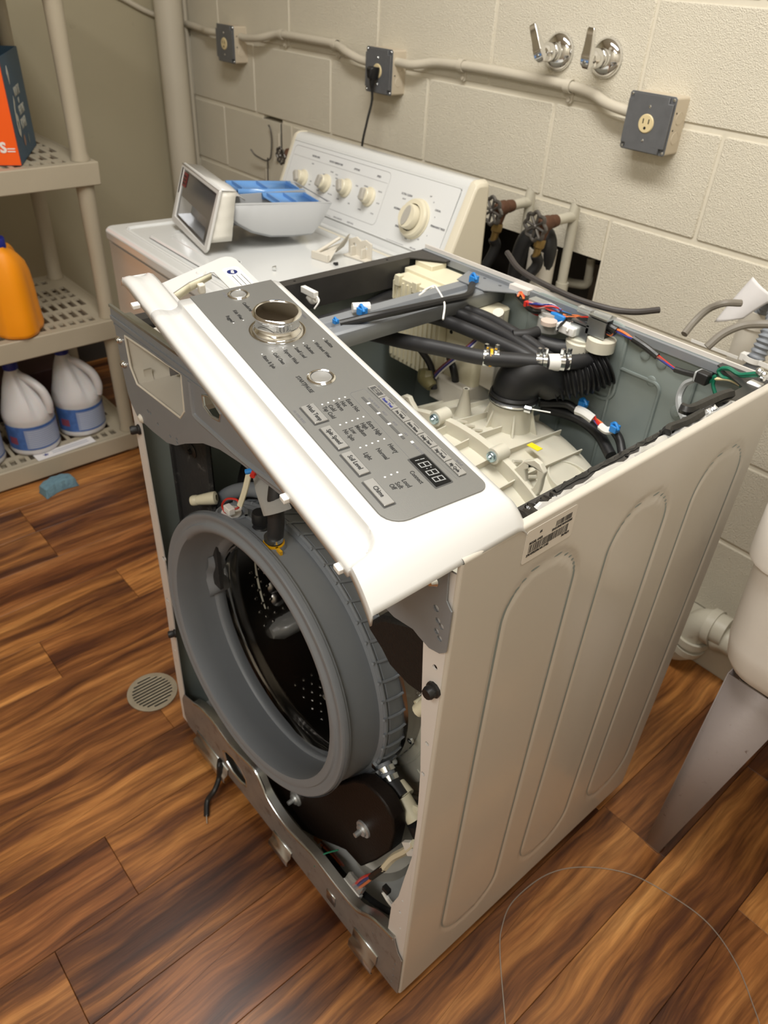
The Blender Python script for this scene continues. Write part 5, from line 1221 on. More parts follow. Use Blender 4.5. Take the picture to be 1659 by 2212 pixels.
g = G(); g.rbox((.030,.012,.0),(.655,fl-.014,.0012), .006, ax=2, M=None); g.v = [tuple(FT(*v)) for v in g.v]; fpl = g.build('console_face', mat('console_face_white', (.69,.70,.70), .35), tl)
g = G(); g.tube([FT(.03,fl-.012,.001), FT(.655,fl-.012,.001)], .0015, 6); g.tube([FT(.03,.012,.0015), FT(.655,.012,.0015)],.0015,6); g.build('face_trim', topwhite, tl)
def rr(x0,x1,s0,s1,r): 
    P = []
    for (cx, cy, a0) in ((x1-r,s1-r,0),(x0+r,s1-r,90),(x0+r,s0+r,180),(x1-r,s0+r,270)):
        for k in range(6): t = math.radians(a0+18*k); P.append(FT(cx+r*math.cos(t), cy+r*math.sin(t), .0012))
    return P
g = G(); g.tube(rr(.040,.435,.030,fl-.022,.012), .0006, 5, closed=True); g.tube([FT(.045,fl-.045,.0012), FT(.43,fl-.045,.0012)], .0005, 5); g.build('printed_frame', mat('print_pale', (.42,.42,.42), .5), fpl)
def face(px, py):
    p = dplane(px, py, bot+fn_*.0, fn_); return p.x, (p-bot).dot(fd_)
def FB(x, s, c=.0014): return basis(FT(x,s,c), (1,0,0), fd_)
knobc = mat('knob_cream', (.66,.61,.47), .32); knobg = mat('knob_grey', (.40,.38,.34), .4)
kpos = [((655,386),35),((704,397),-8),((748,407),30),((798,426),5)]
for (p, rot_) in kpos:
    x, s = face(*p); o = FT(x,s,.0012)
    g = G(); g.lathe([(.0215,0),(.0215,.003),(.0190,.005),(.0165,.006),(.0155,.018),(.0140,.0195),(0,.0195)], o, fn_, 32); kb = g.build('selector_knob', knobc, tl)
    a = math.radians(rot_); ux = Vector((1,0,0))*math.cos(a)+fd_*math.sin(a); uy = fn_.cross(ux) if 0 else (fd_*math.cos(a)-Vector((1,0,0))*math.sin(a))
    g = G(); g.loft([[o+fn_*h+ux*w_*cx+uy*l*cy for cx,cy in ((-1,-.8),(-.5,-1),(.5,-1),(1,-.8),(1,.8),(.5,1),(-.5,1),(-1,.8))] for h,w_,l in ((.018,.0075,.0135),(.026,.0065,.0130),(.0275,.0050,.0115))], cap=True); g.build('knob_grip', knobg, kb, bevel=.001)
x, s = face(898,474); o = FT(x,s,.0012)
g = G(); g.lathe([(.042,0),(.042,.002),(.040,.003),(.040,.010),(.037,.014),(.0285,.015),(.028,.006)], o, fn_, 48); tk = g.build('timer_knob', knobc, tl)
g = G(); g.lathe([(.026,.006),(.0255,.026),(.0235,.029),(0,.029)], o, fn_, 40); th_ = g.build('timer_handle', knobc, tk)
a = math.radians(-10); ux = Vector((1,0,0))*math.cos(a)+fd_*math.sin(a); uy = fd_*math.cos(a)-Vector((1,0,0))*math.sin(a)
g = G(); g.loft([[o+fn_*h+ux*w_*math.cos(t)+uy*l*math.sin(t) for t in [2*PI*k/20 for k in range(20)]] for h,w_,l in ((.028,.0105,.022),(.0305,.0095,.021))], cap=True); g.build('knob_grip', knobg, th_)
T = []
def ft(sx, px, py, size=.0060, al='CENTER'):
    x, s = face(px, py); T.append((sx, size, FB(x,s), al, .9))
ft('WATER LEVEL',684,339); ft('WATER TEMPERATURE',727,353); ft('OPTIONS',772,367); ft('SPEED',820,382); ft('ULTRA CLEAN',880,421,.0062); ft('NORMAL',859,451,.0062); ft('RINSE',859,489,.0062); ft('PERMANENT PRESS',946,493,.0058); ft('CASUAL',947,456,.0055)
joined_text('lettering', T, mat('print_mid', (.13,.13,.14), .5), fpl)
T = []
for l in ((677,354,'HIGH'),(672,392,'MED'),(669,399,'LOW'),(701,377,'HOT'),(718,372,'WARM'),(728,378,'COLD'),(728,386,'RINSE'),(722,402,'COLD'),(713,420,'TAP COLD'),(687,412,'AUTO'),(745,390,'OFF'),(772,402,'SOAK'),(730,430,'RINSE'),(754,440,'SPIN'),(792,403,'NORMAL'),(822,415,'GENTLE'),(775,425,'FAST'),(817,440,'SLOW'),(777,453,'EXTRA'),(804,462,'CYCLE'),(874,430,'HEAVY'),(932,425,'OFF'),(938,438,'10'),(940,470,'8'),(923,510,'6'),(904,518,'OFF'),(877,516,'SPIN'),(888,518,'4'),(871,505,'2')): ft(l[2], l[0], l[1], .0042)
for l in ((708,467,'HEAVY DUTY'),(730,472,'EXTRA CAPACITY'),(757,482,'QUIET PACK')): ft(l[2], l[0], l[1], .0048)
ft('PULL TO START, TURN TO SELECT', 853, 524, .0042); ft('DEEP CLEAN', 892, 537, .0038)
joined_text('lettering', T, mat('print_light', (.30,.30,.31), .5), fpl); T = []
g = G(); g.box((.12,.434,.0),(.660,.448,.010)); g.build('base_strip', topwhite, tl, bevel=.002)
g = G(); g.box((.12,.428,.0),(.660,.435,.004)); g.build('base_trim', ec, tl, bevel=.001)
g = G(); g.box((.555,.422,.0),(.580,.440,.014)); g.build('hinge_block', topwhite, tl, bevel=.003)
g = G(); g.rbox((.10,.425,.0),(.16,.44,.006), .002, ax=2); g.build('base_end', steel, tl)

# things lying on its top
def dput(o): o.matrix_world = DMX @ o.matrix_world; return o
def dloc(x, y, z=0): return DMX @ Vector((x,y,z))
LZ = .0082
def bracket_piece(name, label, x, y, rz, kind):
    g = G()
    if kind == 0:
        g.loft([[Vector(p) for p in q] for q in ([(-.022,-.02,0),(.015,-.022,0),(.018,-.018,.004),(-.02,-.016,.006)],[(-.016,0,.002),(.008,-.002,.014),(.012,.004,.018),(-.014,.006,.012)],[(-.006,.020,.004),(.006,.022,.022),(.010,.030,.034),(-.002,.030,.020)],[(-.002,.034,.012),(.004,.036,.030),(.006,.040,.034),(.0,.040,.02)])], cap=True)
        g.box((-.020,-.024,0),(.016,-.018,.012)); g.tube([(-.02,-.016,.006),(-.010,0,.016),(.004,.018,.030)], .0028, 6)
    else:
        g.plate([(-.026,-.014),(.026,-.014),(.026,.012),(.012,.016),(.002,.012),(-.008,.017),(-.026,.010)], [circ(.014,.004,.0035), circ(-.012,.003,.0035)], lambda a,b,c: Vector((a,c,b+.015)), .003)
        g.box((-.026,-.012,0),(.026,.003,.003)); g.box((-.012,-.010,.003),(-.009,.0,.018)); g.box((.012,-.010,.003),(.015,.0,.018)); g.box((-.026,.003,.0),(-.020,.010,.02))
    g.v = [tuple(1.3*c for c in p) for p in g.v]
    o = g.build(name, creamold, ang=30, bevel=.0008); o.matrix_world = DMX @ Matrix.Translation((x,y,LZ)) @ Matrix.Rotation(rz,4,'Z'); tag(o, label, 'plastic clip', 'broken cream plastic clips on the white washer lid'); return o
p = DI @ at(722,557,'z',.835); q = DI @ at(768,552,'z',.835)
bracket_piece('plastic_clip', 'broken cream plastic clip, the crumpled upright left one on the washer lid', p.x-.014, p.y, .2, 0)
bracket_piece('plastic_clip', 'broken cream plastic clip, the flat right one with two holes on the washer lid', q.x+.006, q.y+.006, .15, 1)
def screwobj(px, py, rz, label, k=1.):
    p = DI @ at(px,py,'z',.836); g = G(); g.lathe([(0,.0),(.0035,.0),(.0045,.0015),(.0045,.003),(.002,.0035)], (0,0,.0045), (1,0,0), 12); g.lathe([(.002,.003),(.002,.014),(0,.017)], (0,0,.0045), (1,0,0), 10)
    o = g.build('screw', zinc); o.matrix_world = DMX @ Matrix.Translation((p.x,p.y,LZ)) @ Matrix.Rotation(rz,4,'Z') @ Matrix.Scale(k,4); tag(o, label, 'screw')
screwobj(592,582,2.4, 'small loose screw lying on the white washer lid near the rim'); screwobj(512,563,.3, 'tiny loose screw behind the panel on the white washer lid', .7)
g = G(); g.box((-.006,-.002,0),(.004,.003,.004)); g.box((.001,-.003,0),(.005,.004,.006)); p = DI @ at(735,566,'z',.836); o = g.build('clip_fragment', rubber, bevel=.0006); o.matrix_world = DMX @ Matrix.Translation((p.x,p.y-.012,LZ)); tag(o, 'tiny black fragment beside the cream clips on the lid', 'fragment')

# ---------------------------------------------------------------- detergent drawer on the top-load washer
dX = Vector((.972,-.235,0)).normalized(); dY = Vector((-dX.y,dX.x,0)); dOr = Vector((-.399,.366,.8285))-dX*.281
dMX = Matrix(((dX.x,dY.x,0,dOr.x),(dX.y,dY.y,0,dOr.y),(0,0,1,dOr.z),(0,0,0,1))) @ Matrix.Rotation(-.022,4,'Y')
dr = thing('detergent_dispenser', 'removed detergent dispenser with silver front and blue cups on the white washer lid', 'detergent dispenser', world=False, M=dMX)
Wd = .281; hF = .124; ly = .040
def DF(a, b, c): return Vector((a, ly*b/hF+c, b))        # front plate plane: a along width, b up, c into depth
g = G(); out = [(.008,0),(Wd-.008,0),(Wd,.008),(Wd+.002,hF-.004),(Wd-.004,hF),(.012,hF),(.002,hF-.008),(0,.008)]
win = [(.020,.014),(Wd-.022,.008),(Wd-.012,hF-.012),(.022,hF-.010)]
g.plate(out, [win], lambda a,b,c: DF(a,b,c-.0005), .006); fpz = g.build('front_frame', panelwhite, dr, bevel=.0015)
g = G(); g.add([Vector(p) for p in ((.006,ly-.002,hF-.001),(Wd,ly-.002,hF-.001),(Wd-.002,.074,hF-.006),(.030,.074,hF-.004))], [(0,1,2,3)]); g.build('top_skirt', panelwhite, dr, solid=.002)
g = G(); n_ = 8; L = []
for k in range(n_+1):
    f = k/n_; zb = .020+(hF-.026)*f; yf_ = .006+(ly-.006)*f; yb_ = .058+.016*f; off = -.0025*(1-f) + (.0015 if k % 2 else 0)
    L.append([Vector((Wd-.003+off,yf_,zb)), Vector((Wd-.003+off,yb_,zb))])
g.loft(L, closed=False); g.build('side_skirt', mat('inner_white_ribbed', (.66,.64,.58), .4), dr, ang=20, solid=.002)
g = G(); L = [[Vector((.004,.006+(ly-.006)*f,.020+(hF-.026)*f)), Vector((.010,.05,.020+(hF-.026)*f))] for f in (0,1)]; g.loft(L, closed=False); g.build('side_skirt', panelwhite, dr, solid=.002)
g = G(); g.box((.004,.004,.002),(.014,.03,.014)); g.build('corner_hook', traygrey, dr)
g = G(); g.plate([(.018,.012),(Wd-.020,.006),(Wd-.010,hF-.010),(.020,hF-.008)], [[(.028,.020),(Wd-.044,.015),(Wd-.046,.056),(.028,.060)]], lambda a,b,c: DF(a,b,.003+c), .002); fw = g.build('silver_face', mat('face_smoke', (.17,.165,.165), .14, .6), dr)
g = G(); q = [(.028,.020),(Wd-.044,.015),(Wd-.046,.056),(.028,.060)]
b0 = [DF(a,b,.004) for a,b in q]; b1 = [DF(a+(.010 if a<.1 else -.010), b+(.002 if b<.03 else -.016), .030) for a,b in q]
g.loft([b0,b1]); g.add(b1, [(0,1,2,3)]); g.build('handle_recess', mat('recess_silver', (.42,.43,.45), .25, .7), fw, ang=20)
g = G(); g.plate([(.022,.080),(.052,.080),(.056,.108),(.024,.108)], [], lambda a,b,c: DF(a,b,.0022-c), .0006); g.build('red_print', mat('print_deep_red', (.16,.012,.014), .3), fw)
for k in range(3):
    g = G(); b = .085+k*.0072; g.plate([(.026,b),(.048,b),(.048,b+.0035),(.026,b+.0035)], [], lambda a,b_,c: DF(a,b_,.0014-c), .0003); g.build('print_bar', black, fw)
# tray
def trayring(k, e=0): # k 0 rim .. 1 bottom
    rim_y0, rim_y1 = .070, .285; x0, x1 = .062+e, .272-e
    z = .092-.012*0; 
    return x0, x1, rim_y0, rim_y1
xs0, xs1 = .062, .272
sec = [(.062,.060,.090),(.080,.046,.091),(.11,.028,.090),(.15,.016,.088),(.20,.0125,.085),(.245,.0125,.082),(.262,.030,.080),(.285,.070,.078)]
g = G(); L = []
for y, zb, zr in sec:
    L.append([Vector((xs0,y,zr)),Vector((xs0+.008,y,zb+.006)),Vector((xs0+.020,y,zb)),Vector((xs1-.020,y,zb)),Vector((xs1-.008,y,zb+.006)),Vector((xs1,y,zr))])
g.loft(L, closed=False); ty = g.build('tray', traygrey, dr, ang=40, solid=.0022)
g = G(); g.tube([Vector((xs0,.062,.091)),Vector((xs0,.285,.079)),Vector((xs1,.285,.079)),Vector((xs1,.062,.091))], .0026, 6); g.build('tray_rim', traygrey, ty)
g = G(); g.box((xs0+.10,.062,.020),(xs0+.103,.27,.084)); g.build('divider', traygrey, ty)
def lidcup(x0, x1, y0, y1, z0, z1, nm):
    g = G(); 
    def zz(y): return z0+(z1-z0)*(y-y0)/(y1-y0)
    L = []
    for y in (y0,y1):
        z = zz(y); L.append([Vector((x0,y,z-.014)),Vector((x0,y,z)),Vector((x0+.006,y,z)),Vector((x0+.010,y,z-.006)),Vector((x1-.010,y,z-.006)),Vector((x1-.006,y,z)),Vector((x1,y,z)),Vector((x1,y,z-.014))])
    g.loft(L, closed=False); c_ = g.build(nm, bluelid, dr, ang=25, solid=.0015)
    for f in (.08,.45,.92):
        g = G(); y = y0+(y1-y0)*f; g.box((x0+.008,y,zz(y)-.010),(x1-.008,y+.0025,zz(y)+.0015)); g.build('cup_rib', bluelid, c_)
    return c_
lidcup(xs0+.006,xs0+.098,.115,.270,.094,.084,'blue_cup_lid'); lidcup(xs0+.107,xs1-.006,.165,.268,.086,.080,'blue_cup_lid')
g = G(); g.box((xs0+.012,.078,.076),(xs0+.095,.112,.088)); g.build('blue_cup_edge', bluem, dr, bevel=.002)
g = G(); g.grid(8,6,lambda u,v: Vector((xs0+.015+.13*u, .080+.035*v, .086+.010*math.sin(PI*v)+.004*math.sin(5*u)))); g.build('wet_lint', foam, dr, solid=.002)

# ================================================================ STORAGE SHELF
SX0, SX1, SY0, SY1 = -1.548, -1.085, -.50, .447
sh = thing('shelf_unit', 'beige plastic storage shelf against the left wall', 'shelf', ((SX0+SX1)/2, (SY0+SY1)/2, 0))
def shelfboard(zt, th=.058):
    g = G(); a, b = (SX0,SY0), (SX1,SY1)
    # rim
    g.rbox((a[0],a[1],zt-th),(b[0],b[1],zt-th*.0), .018, ax=2) if 0 else None
    t = .012
    o = [(a[0],a[1]),(b[0],a[1]),(b[0],b[1]),(a[0],b[1])]; i_ = [(a[0]+t,a[1]+t),(b[0]-t,a[1]+t),(b[0]-t,b[1]-t),(a[0]+t,b[1]-t)]
    g.plate(o, [i_], lambda p,q,c: Vector((p,q,zt-th+c)), th)
    bd = g.build('shelf_board', beige, sh, bevel=.003)
    # slotted deck
    hl = []
    rows = [(SX0+.045,SX0+.075),(SX0+.125,SX0+.185),(SX0+.195,SX0+.225),(SX0+.245,SX0+.305),(SX0+.325,SX0+.385),(SX0+.405,SX0+.435)]
    for xa, xb in rows:
        y = SY0+.03
        while y < SY1-.045:
            if not ((xa < SX0+.08 or xb > SX1-.08) and y > SY1-.085): hl.append([(xa,y),(xb,y),(xb,y+.017),(xa,y+.017)])
            y += .0285
    g = G(); g.plate(i_, hl, lambda p,q,c: Vector((p,q,zt-.008+c)), .0075); g.build('slotted_deck', beige, bd)
    g = G()
    for k in range(5): x = SX0+.06+k*.085; g.box((x-.002,SY0+t,zt-th*.8),(x+.002,SY1-t,zt-.008))
    g.build('under_ribs', beige, bd, stuff=True)
    return bd
for zt in (.067,.450,.878,1.306): shelfboard(zt)
for (x, y, r) in ((SX1-.034,SY1-.034,.0225),(SX0+.034,SY1-.034,.0225),(SX1-.034,SY0+.034,.0225),(SX0+.034,SY0+.034,.0225)):
    for z0, z1 in ((.067,.392),(.450,.820),(.878,1.248)):
        g = G(); g.lathe([(r*1.08,z0),(r*1.08,z0+.006),(r*.93,z0+.02),(r*.93,(z0+z1)/2),(r*1.0,z1-.04),(r*1.08,z1)], (x,y,0), (0,0,1), 24, cap=True); g.build('post', beige, sh)
    g = G(); g.lathe([(r*1.1,0),(r*1.25,.004),(r*1.25,.009)], (x,y,0), (0,0,1), 20, cap=True); g.build('foot', beige, sh)

# bleach jugs
def jug(x, y, z, rot_, label, body=jugwhite, lab=True, first=None):
    t = thing('bleach_jug', label, 'bottle', world=False, M=Matrix.Translation((x,y,z)) @ Matrix.Rotation(rot_,4,'Z'), group='bleach jugs on the bottom shelf')
    n = 40; L = []
    prof = [(.060,.0,0),(.070,.003,0),(.0735,.010,0),(.0725,.018,0),(.0725,.105,0),(.0740,.112,0),(.0735,.125,0),(.068,.145,-.001),(.0585,.170,-.004),(.046,.200,-.010),(.033,.225,-.016),(.022,.243,-.020),(.0185,.252,-.020),(.0180,.262,-.020)]
    for r, h, dx in prof:
        row = []
        for k in range(n):
            th = 2*PI*k/n; rr = r; px_, py_ = math.cos(th), math.sin(th)
            if .115 < h < .245:
                f = math.sin(PI*(h-.115)/.13)**.7; rr = r*(1+.10*f*max(0,math.cos(th))**3)
                a_ = abs(((th+PI) % (2*PI))-PI)
                if .30 < a_ < .80: rr *= 1-.30*f*math.sin(PI*(a_-.30)/.50)**2
            row.append(Vector((dx+rr*px_, rr*py_, h)))
        L.append(row)
    g = G(); g.loft(L, cap=True); b = g.build('body', body, t, ang=60)
    g = G(); g.tube([(-.004,0,.238),(.026,0,.228),(.064,0,.200),(.078,0,.160),(.076,0,.128)], [.011,.0125,.013,.013,.010], 12, sm=4); g.build('handle', body, t, ang=60)
    g = G(); g.lathe([(.0205,.256),(.0215,.260),(.0205,.280),(.0185,.283),(0,.283)], (-.020,0,0), (0,0,1), 28); g.build('cap', capblue, t)
    if lab:
        for a0_, a1_, m_, nm in ((-.2,1.9,labpale,'back_label'),(-1.2,-.2,labblue,'front_label')):
            g = G(); g.lathe([(.0731,.022),(.0733,.060),(.0731,.100)], (0,0,0), (0,0,1), 24, a0=a0_-1.05, a1=a1_-1.05, u=(1,0,0)); lb_ = g.build(nm, m_, t)
            if nm == 'back_label':
                g = G()
                for k in range(9): z_ = .030+k*.0066; g.lathe([(.0734,z_),(.0734,z_+.0022)], (0,0,0), (0,0,1), 18, a0=a0_-.95, a1=a1_-1.2, u=(1,0,0))
                g.build('text_lines', mat('label_text', (.45,.50,.60), .4) if 'label_text' not in MATS else MATS['label_text'], lb_, stuff=True)
                g = G(); g.lathe([(.0736,.0905),(.0736,.0990)], (0,0,0), (0,0,1), 18, a0=a0_-1.05, a1=a1_-1.05, u=(1,0,0)); g.lathe([(.0736,.022),(.0736,.0265)], (0,0,0), (0,0,1), 18, a0=a0_-1.05, a1=a1_-1.05, u=(1,0,0)); g.build('label_band', labblue, lb_)
            else:
                g = G(); g.lathe([(.0735,.040),(.0735,.064)], (0,0,0), (0,0,1), 10, a0=a0_-.8, a1=a0_-.4, u=(1,0,0)); g.build('label_patch', mat('label_red', (.22,.05,.08), .4) if 'label_red' not in MATS else MATS['label_red'], lb_)
    return t
jug(-1.212,.305,.0675,.75, 'white bleach jug with blue cap and label, nearest the washers on the bottom shelf')
jug(-1.190,.145,.0675,.65, 'white bleach jug with blue cap and label, second from the washers on the bottom shelf')
jug(-1.195,-.020,.0675,.6, 'white bleach jug cut off by the left edge of the photo, bottom shelf')
# dark box behind the jugs
g = G(); g.box((-1.535,.10,.068),(-1.40,.36,.20)); o = g.build('dark_crate', mat('crate_dark', (.05,.02,.02), .6), bevel=.004); tag(o, 'dark low crate at the back of the bottom shelf behind the bleach jugs', 'crate')
# paper strip on the front of the bottom shelf
g = G(); g.rbox((-.020,-.092,0),(.020,.092,.0012), .002, ax=2); o = g.build('label_strip', paperm); o.matrix_world = Matrix.Translation((-1.113,.205,.0685)) @ Matrix.Rotation(.05,4,'Z'); tag(o, 'white paper label strip with a blue star mark lying on the bottom shelf edge', 'label')
g = G(); P = []
for k in range(10): r_ = .010 if k % 2 else .0045; P.append((r_*math.cos(2*PI*k/10), r_*math.sin(2*PI*k/10)))
g.plate(P, [], lambda a,b,c: Vector((a*.9,b-.060,.0013+c)), .0003); g.build('star_mark', navym, o)
for k in range(2):
    g = G(); g.box((-.008+k*.010,-.040,.0013),(-.005+k*.010,.075,.0016)); g.build('text_line', mat('text_faint', (.35,.37,.45), .5) if 'text_faint' not in MATS else MATS['text_faint'], o)
# orange jug on the second shelf
t = thing('detergent_jug', 'bright orange detergent jug with a blue cap on the middle shelf', 'bottle', world=False, M=Matrix.Translation((-1.150,.175,.4505)) @ Matrix.Rotation(.95,4,'Z'))
n = 40; L = []
for ax_, ay_, h, dy in ((.048,.064,.0,0),(.054,.071,.004,0),(.056,.073,.015,0),(.053,.070,.06,0),(.052,.069,.12,-.001),(.050,.064,.16,-.003),(.046,.055,.19,-.008),(.038,.042,.212,-.016),(.028,.030,.228,-.022),(.022,.023,.236,-.026),(.0205,.0205,.244,-.027)):
    row = []
    for k in range(n):
        th = 2*PI*k/n; c_, s_ = math.cos(th), math.sin(th); q = 1/((abs(c_)**3+abs(s_)**3)**(1/3)); groove = 1-.05*max(0,math.cos(3*th))**6*(1 if h < .17 else 0)
        row.append(Vector((ax_*c_*q*groove, ay_*s_*q*groove+dy, h)))
    L.append(row)
g = G(); g.loft(L, cap=True); g.build('body', jugorange, t, ang=60)
g = G(); g.tube([(0,-.005,.225),(0,.030,.222),(0,.055,.195),(0,.068,.150),(0,.066,.10),(0,.058,.06)], [.012,.013,.013,.014,.013,.008], 12, sm=4); g.build('handle', jugorange, t)
g = G(); g.lathe([(.0215,.238),(.0225,.243),(.0220,.262),(.0200,.265),(0,.265)], (0,-.027,0), (0,0,1), 28); g.build('cap', capblue, t)
g = G(); g.box((-1.46,-.16,.4505),(-1.34,.10,.655)); o = g.build('white_bag', paperm, bevel=.02); tag(o, 'pale plastic bag standing behind the orange jug on the middle shelf', 'bag')
# carton on the third shelf
cx0, cy0 = -1.118, .263
e1 = Vector((-1.344-cx0, .383-cy0, 0)).normalized(); e2 = Vector((-e1.y, e1.x, 0)) ; 
if e2.y > 0: e2 = -e2
t = thing('orange_box', 'tall orange and blue cardboard carton on the upper shelf', 'box', (cx0,cy0,.8785))
hB = .235; lB = .26; wB = .20; Z0 = .8785
A_ = Vector((cx0,cy0,Z0)); 
def quad(nm, p, ux, uy, w_, h_, m_, off=0, parent=t):
    nrm = ux.cross(uy).normalized(); g = G(); q = [p, p+ux*w_, p+ux*w_+uy*h_, p+uy*h_]; q2 = [v-nrm*.0015 for v in q]; g.add(q+q2, [(0,1,2,3),(7,6,5,4),(0,4,5,1),(1,5,6,2),(2,6,7,3),(3,7,4,0)]); return g.build(nm, m_, parent)
up_ = Vector((0,0,1))
side_ = quad('side_panel', A_, e1, up_, lB, hB, boxblue) ; front_ = quad('front_panel', A_+e2*wB, -e2, up_, wB, hB, boxorange)
quad('back_panel', A_+e1*lB, e2, up_, wB, hB, boxblue); quad('far_panel', A_+e2*wB+e1*lB, -e1, up_, lB, hB, boxblue); quad('box_bottom', A_, e2, e1, wB, lB, boxblue)
def bxM(a, b, o_=.0008):
    ux = -e1; return basis(A_+e1*a+up_*b+(-e2)*0+ux.cross(up_)*(-.0)+ (up_.cross(ux))*0, ux, up_)
sn = (-e2)
def sideT(a, b): return basis(A_+e1*a+up_*b+sn*.0012, e1, up_) if (e1.cross(up_)).dot(sn) > 0 else basis(A_+e1*a+up_*b+sn*.0012, -e1, up_)
pale = mat('carton_print', (.50,.50,.44), .5)
for it in [('6',.125,sideT(.062,.095),'CENTER',.62),('MONTHS',.030,sideT(.130,.150),'CENTER',.62),('OF',.018,sideT(.130,.128),'CENTER',.7),('FIGHTING',.030,sideT(.145,.106),'CENTER',.55),('POWER',.034,sideT(.135,.076),'CENTER',.62)]: joined_text('lettering', [it], pale, side_)
g = G(); g.plate([(.052,.195),(.062,.212),(.072,.195),(.062,.172)], [], lambda a,b,c: A_+e1*a+up_*b+sn*(.0004+c), .0008); g.build('diamond_mark', pale, side_)
g = G(); g.lathe([(0,.0006),(.013,.0004)], A_+e1*.105+up_*.040+sn*.0004, sn, 20); g.build('round_badge', mat('badge_tan', (.30,.17,.13), .5), side_); g = G(); g.lathe([(0,.0006),(.012,.0004)], A_+e1*.165+up_*.035+sn*.0004, sn, 20); g.build('round_badge', mat('badge_grey', (.13,.17,.18), .5), side_)
fn2 = -e1
def frontT(a, b): 
    ux = -e2 if ((-e2).cross(up_)).dot(fn2) > 0 else e2
    return basis(A_+e2*a+up_*b+fn2*.0012, ux, up_)
cwm = mat('carton_white', (.80,.76,.72), .5)
for it in [('s',.050,frontT(.026,.046),'RIGHT',.9)]: joined_text('lettering', [it], cwm, front_)
for k in range(2):
    g = G(); g.plate([(.008,.032+.006*k),(.026,.032+.006*k),(.026,.0345+.006*k),(.008,.0345+.006*k)], [], lambda a,b,c: A_+e2*a+up_*b+fn2*(.0003+c), .0006); g.build('text_line', cwm, front_)
g = G(); g.lathe([(.030,.0),(.030,.0008),(.036,.0008),(.036,0)], A_+e2*.062+up_*.135+fn2*.0003, fn2, 32); g.build('ring_mark', cwm, front_)
# dark upper carton behind with gold band
t = thing('purple_box', 'dark purple carton with a gold band above the orange carton', 'box', (-1.515,.28,.8785))
g = G(); g.box((-1.545,.16,.8785),(-1.485,.385,1.150)); g.build('carton', boxdark, t, bevel=.003)
g = G(); g.box((-1.4855,.16,1.090),(-1.4845,.385,1.108)); g.build('gold_band', goldm, t)

# ================================================================ RIGHT SIDE: SINK, HOSES, PAPER
sk = thing('utility_sink', 'white laundry sink on tapered grey metal legs at the right edge', 'sink', (1.02,.78,0))
KX0, KX1, KY0, KY1 = .745, 1.30, .505, 1.045
def rrect(x0,x1,y0,y1,r,z,n=6,zf=None):
    P = []
    for (cx, cy, a0) in ((x1-r,y1-r,0),(x0+r,y1-r,90),(x0+r,y0+r,180),(x1-r,y0+r,270)):
        for k in range(n+1): t = math.radians(a0+90*k/n); P.append(Vector((cx+r*math.cos(t), cy+r*math.sin(t), z)))
    return P
g = G(); L = []
for d, z, r in ((.075,.488,.04),(.045,.492,.05),(.030,.502,.05),(.022,.520,.05),(.016,.56,.05),(.010,.70,.05),(.0085,.708,.05),(.001,.710,.05),(.0,.716,.05),(-.002,.846,.05),(.0,.850,.05),(.024,.850,.045),(.028,.845,.045),(.040,.54,.04),(.060,.515,.04)):
    L.append(rrect(KX0+d,KX1-d,KY0+d,KY1-d,r,z))
g.loft(L, cap=True); g.build('tub', sinkm, sk, ang=50)
g = G(); g.loft([rrect(KX0+.055,KX0+.14,KY0+.055,KY0+.10,.01,.478), rrect(KX0+.055,KX0+.14,KY0+.055,KY0+.10,.01,.492)], cap=True); g.build('leg_bracket', legdark, sk)
def leg(x0, x1, xf0, xf1, y, s):
    g = G(); zt_, th = .486, .0022
    # outer face then returned flange (angle section)
    a = [Vector((x0,y,zt_)),Vector((x1,y,zt_)),Vector((xf1,y+.0*s,.006)),Vector((xf0,y,.006))]
    b = [Vector((x0,y,zt_)),Vector((x0,y+.09*s,zt_)),Vector((xf0,y+.028*s,.006)),Vector((xf0,y,.006))]
    g.add(a, [(0,1,2,3)]); g.add(b, [(0,3,2,1)])
    lg = g.build('leg', legm, sk, solid=.002, ang=30)
    g = G(); g.box((min(xf0,xf1)-.002,min(y,y+.026*s),0),(max(xf0,xf1)+.001,max(y,y+.026*s),.012)); g.build('leg_foot', steel, lg, bevel=.002)
leg(.790,.890,.786,.813,.550,1); leg(1.255,1.155,1.259,1.232,.550,1); leg(.790,.890,.786,.813,.965,-1); leg(1.255,1.155,1.259,1.232,.965,-1)
t = thing('drain_trap', 'painted drain trap pipe at the wall base under the sink', 'pipe', (.60,1.06,0))
g = G(); g.tube([(.88,1.00,.42),(.87,1.00,.22),(.84,1.01,.160),(.76,1.015,.140),(.66,1.01,.150),(.625,1.01,.140)], .030, 20, sm=6); g.tube([(.645,1.012,.165),(.60,1.01,.160),(.578,1.01,.125),(.575,1.01,.085),(.555,1.01,.055),(.50,1.01,.038),(.42,1.01,.040)], .036, 20, sm=7); g.build('pipe', pipeold, t)
for p, d in (((.612,1.011,.160),(1,0,.1)),((.577,1.01,.105),(.1,0,1)),((.572,1.01,.080),(.3,0,1))):
    g = G(); g.lathe([(.036,-.009),(.043,-.009),(.043,.009),(.036,.009)], p, d, 24); g.build('slip_nut', pipeold, t)

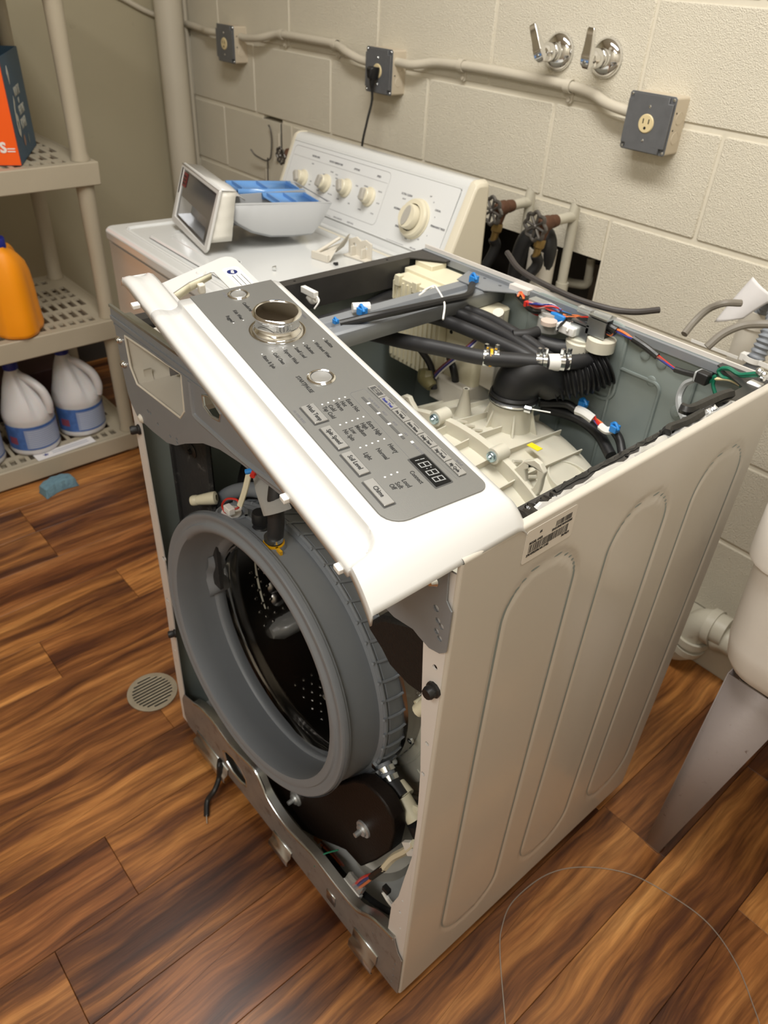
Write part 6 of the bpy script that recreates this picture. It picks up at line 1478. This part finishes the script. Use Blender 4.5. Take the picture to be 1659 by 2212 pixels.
t = thing('drain_standpipe', 'white standpipe with a grey corrugated hose hooked into it behind the washer', 'pipe', (.52,1.02,0))
g = G(); g.lathe([(.030,.10),(.030,.850),(.0325,.850),(.0325,.880),(.028,.880),(.028,.80)], (.492,.960,0), (0,0,1), 32); g.build('pipe', pvc, t)
P = smooth([Vector(p) for p in ((.492,.955,.80),(.500,.945,.875),(.520,.915,.915),(.548,.870,.925),(.565,.830,.900),(.566,.815,.86),(.562,.805,.80),(.556,.790,.70),(.548,.745,.55),(.53,.68,.36),(.50,.63,.30))], 22)
g = G(); g.tube(P, [.0125+.0016*math.cos(2*PI*k/4.) for k in range(len(P))], 14); g.build('corrugated_hose', greyhose, t, ang=70)
g = G(); p = Vector((.563,.808,.853)); g.lathe([(.0135,-.004),(.0155,-.004),(.0155,.004),(.0135,.004)], p, (.1,.1,1), 20); g.box(p+Vector((-.018,-.010,-.005)), p+Vector((-.008,.002,.006))); g.box(p+Vector((-.10,-.02,-.002)), p+Vector((-.016,-.019,.003))); g.box(p+Vector((.014,-.01,-.003)), p+Vector((.060,-.008,.004))); g.build('zip_tie', nylon, t)
g = G(); g.tube(pts([(1478,722,.90),(1500,695,.915),(1530,668,.935),(1565,655,.95),(1600,655,.95)], False), .0055, 10, sm=6); o = g.build('grey_cord', cordgrey); tag(o, 'grey cord arching up behind the washer to the paper sheet', 'cord')
g = G(); g.tube(pts([(1527,750,.905),(1560,722,.925),(1600,704,.94),(1640,700,.945),(1690,702,.95)], False), .0062, 10, sm=6); o = g.build('grey_cord', cordgrey); tag(o, 'grey cord crossing in front of the corrugated hose to the right edge', 'cord')
# paper sheet
pc = [(1627,598),(1659,633),(1690,640),(1600,682),(1541,694),(1570,650)]
W0 = at(1543,696,'y',.87); W1 = at(1575,640,'y',.87); W2 = at(1627,598,'y',.87); W3 = at(1680,645,'y',.86); W4 = at(1606,688,'y',.86)
def pap(u, v):
    a = W0.lerp(W2, u) ; b = W4.lerp(W3, u); p = a.lerp(b, v); return p+Vector((0,-.006*math.sin(PI*v), .003*math.sin(PI*u)))
g = G(); g.grid(14,10,pap); o = g.build('paper_sheet', paperm, solid=.0006); tag(o, 'curled white paper sheet leaning behind the washer at the right', 'paper')

for o in list(bpy.data.objects):
    if '_w' in o: del o['_w']
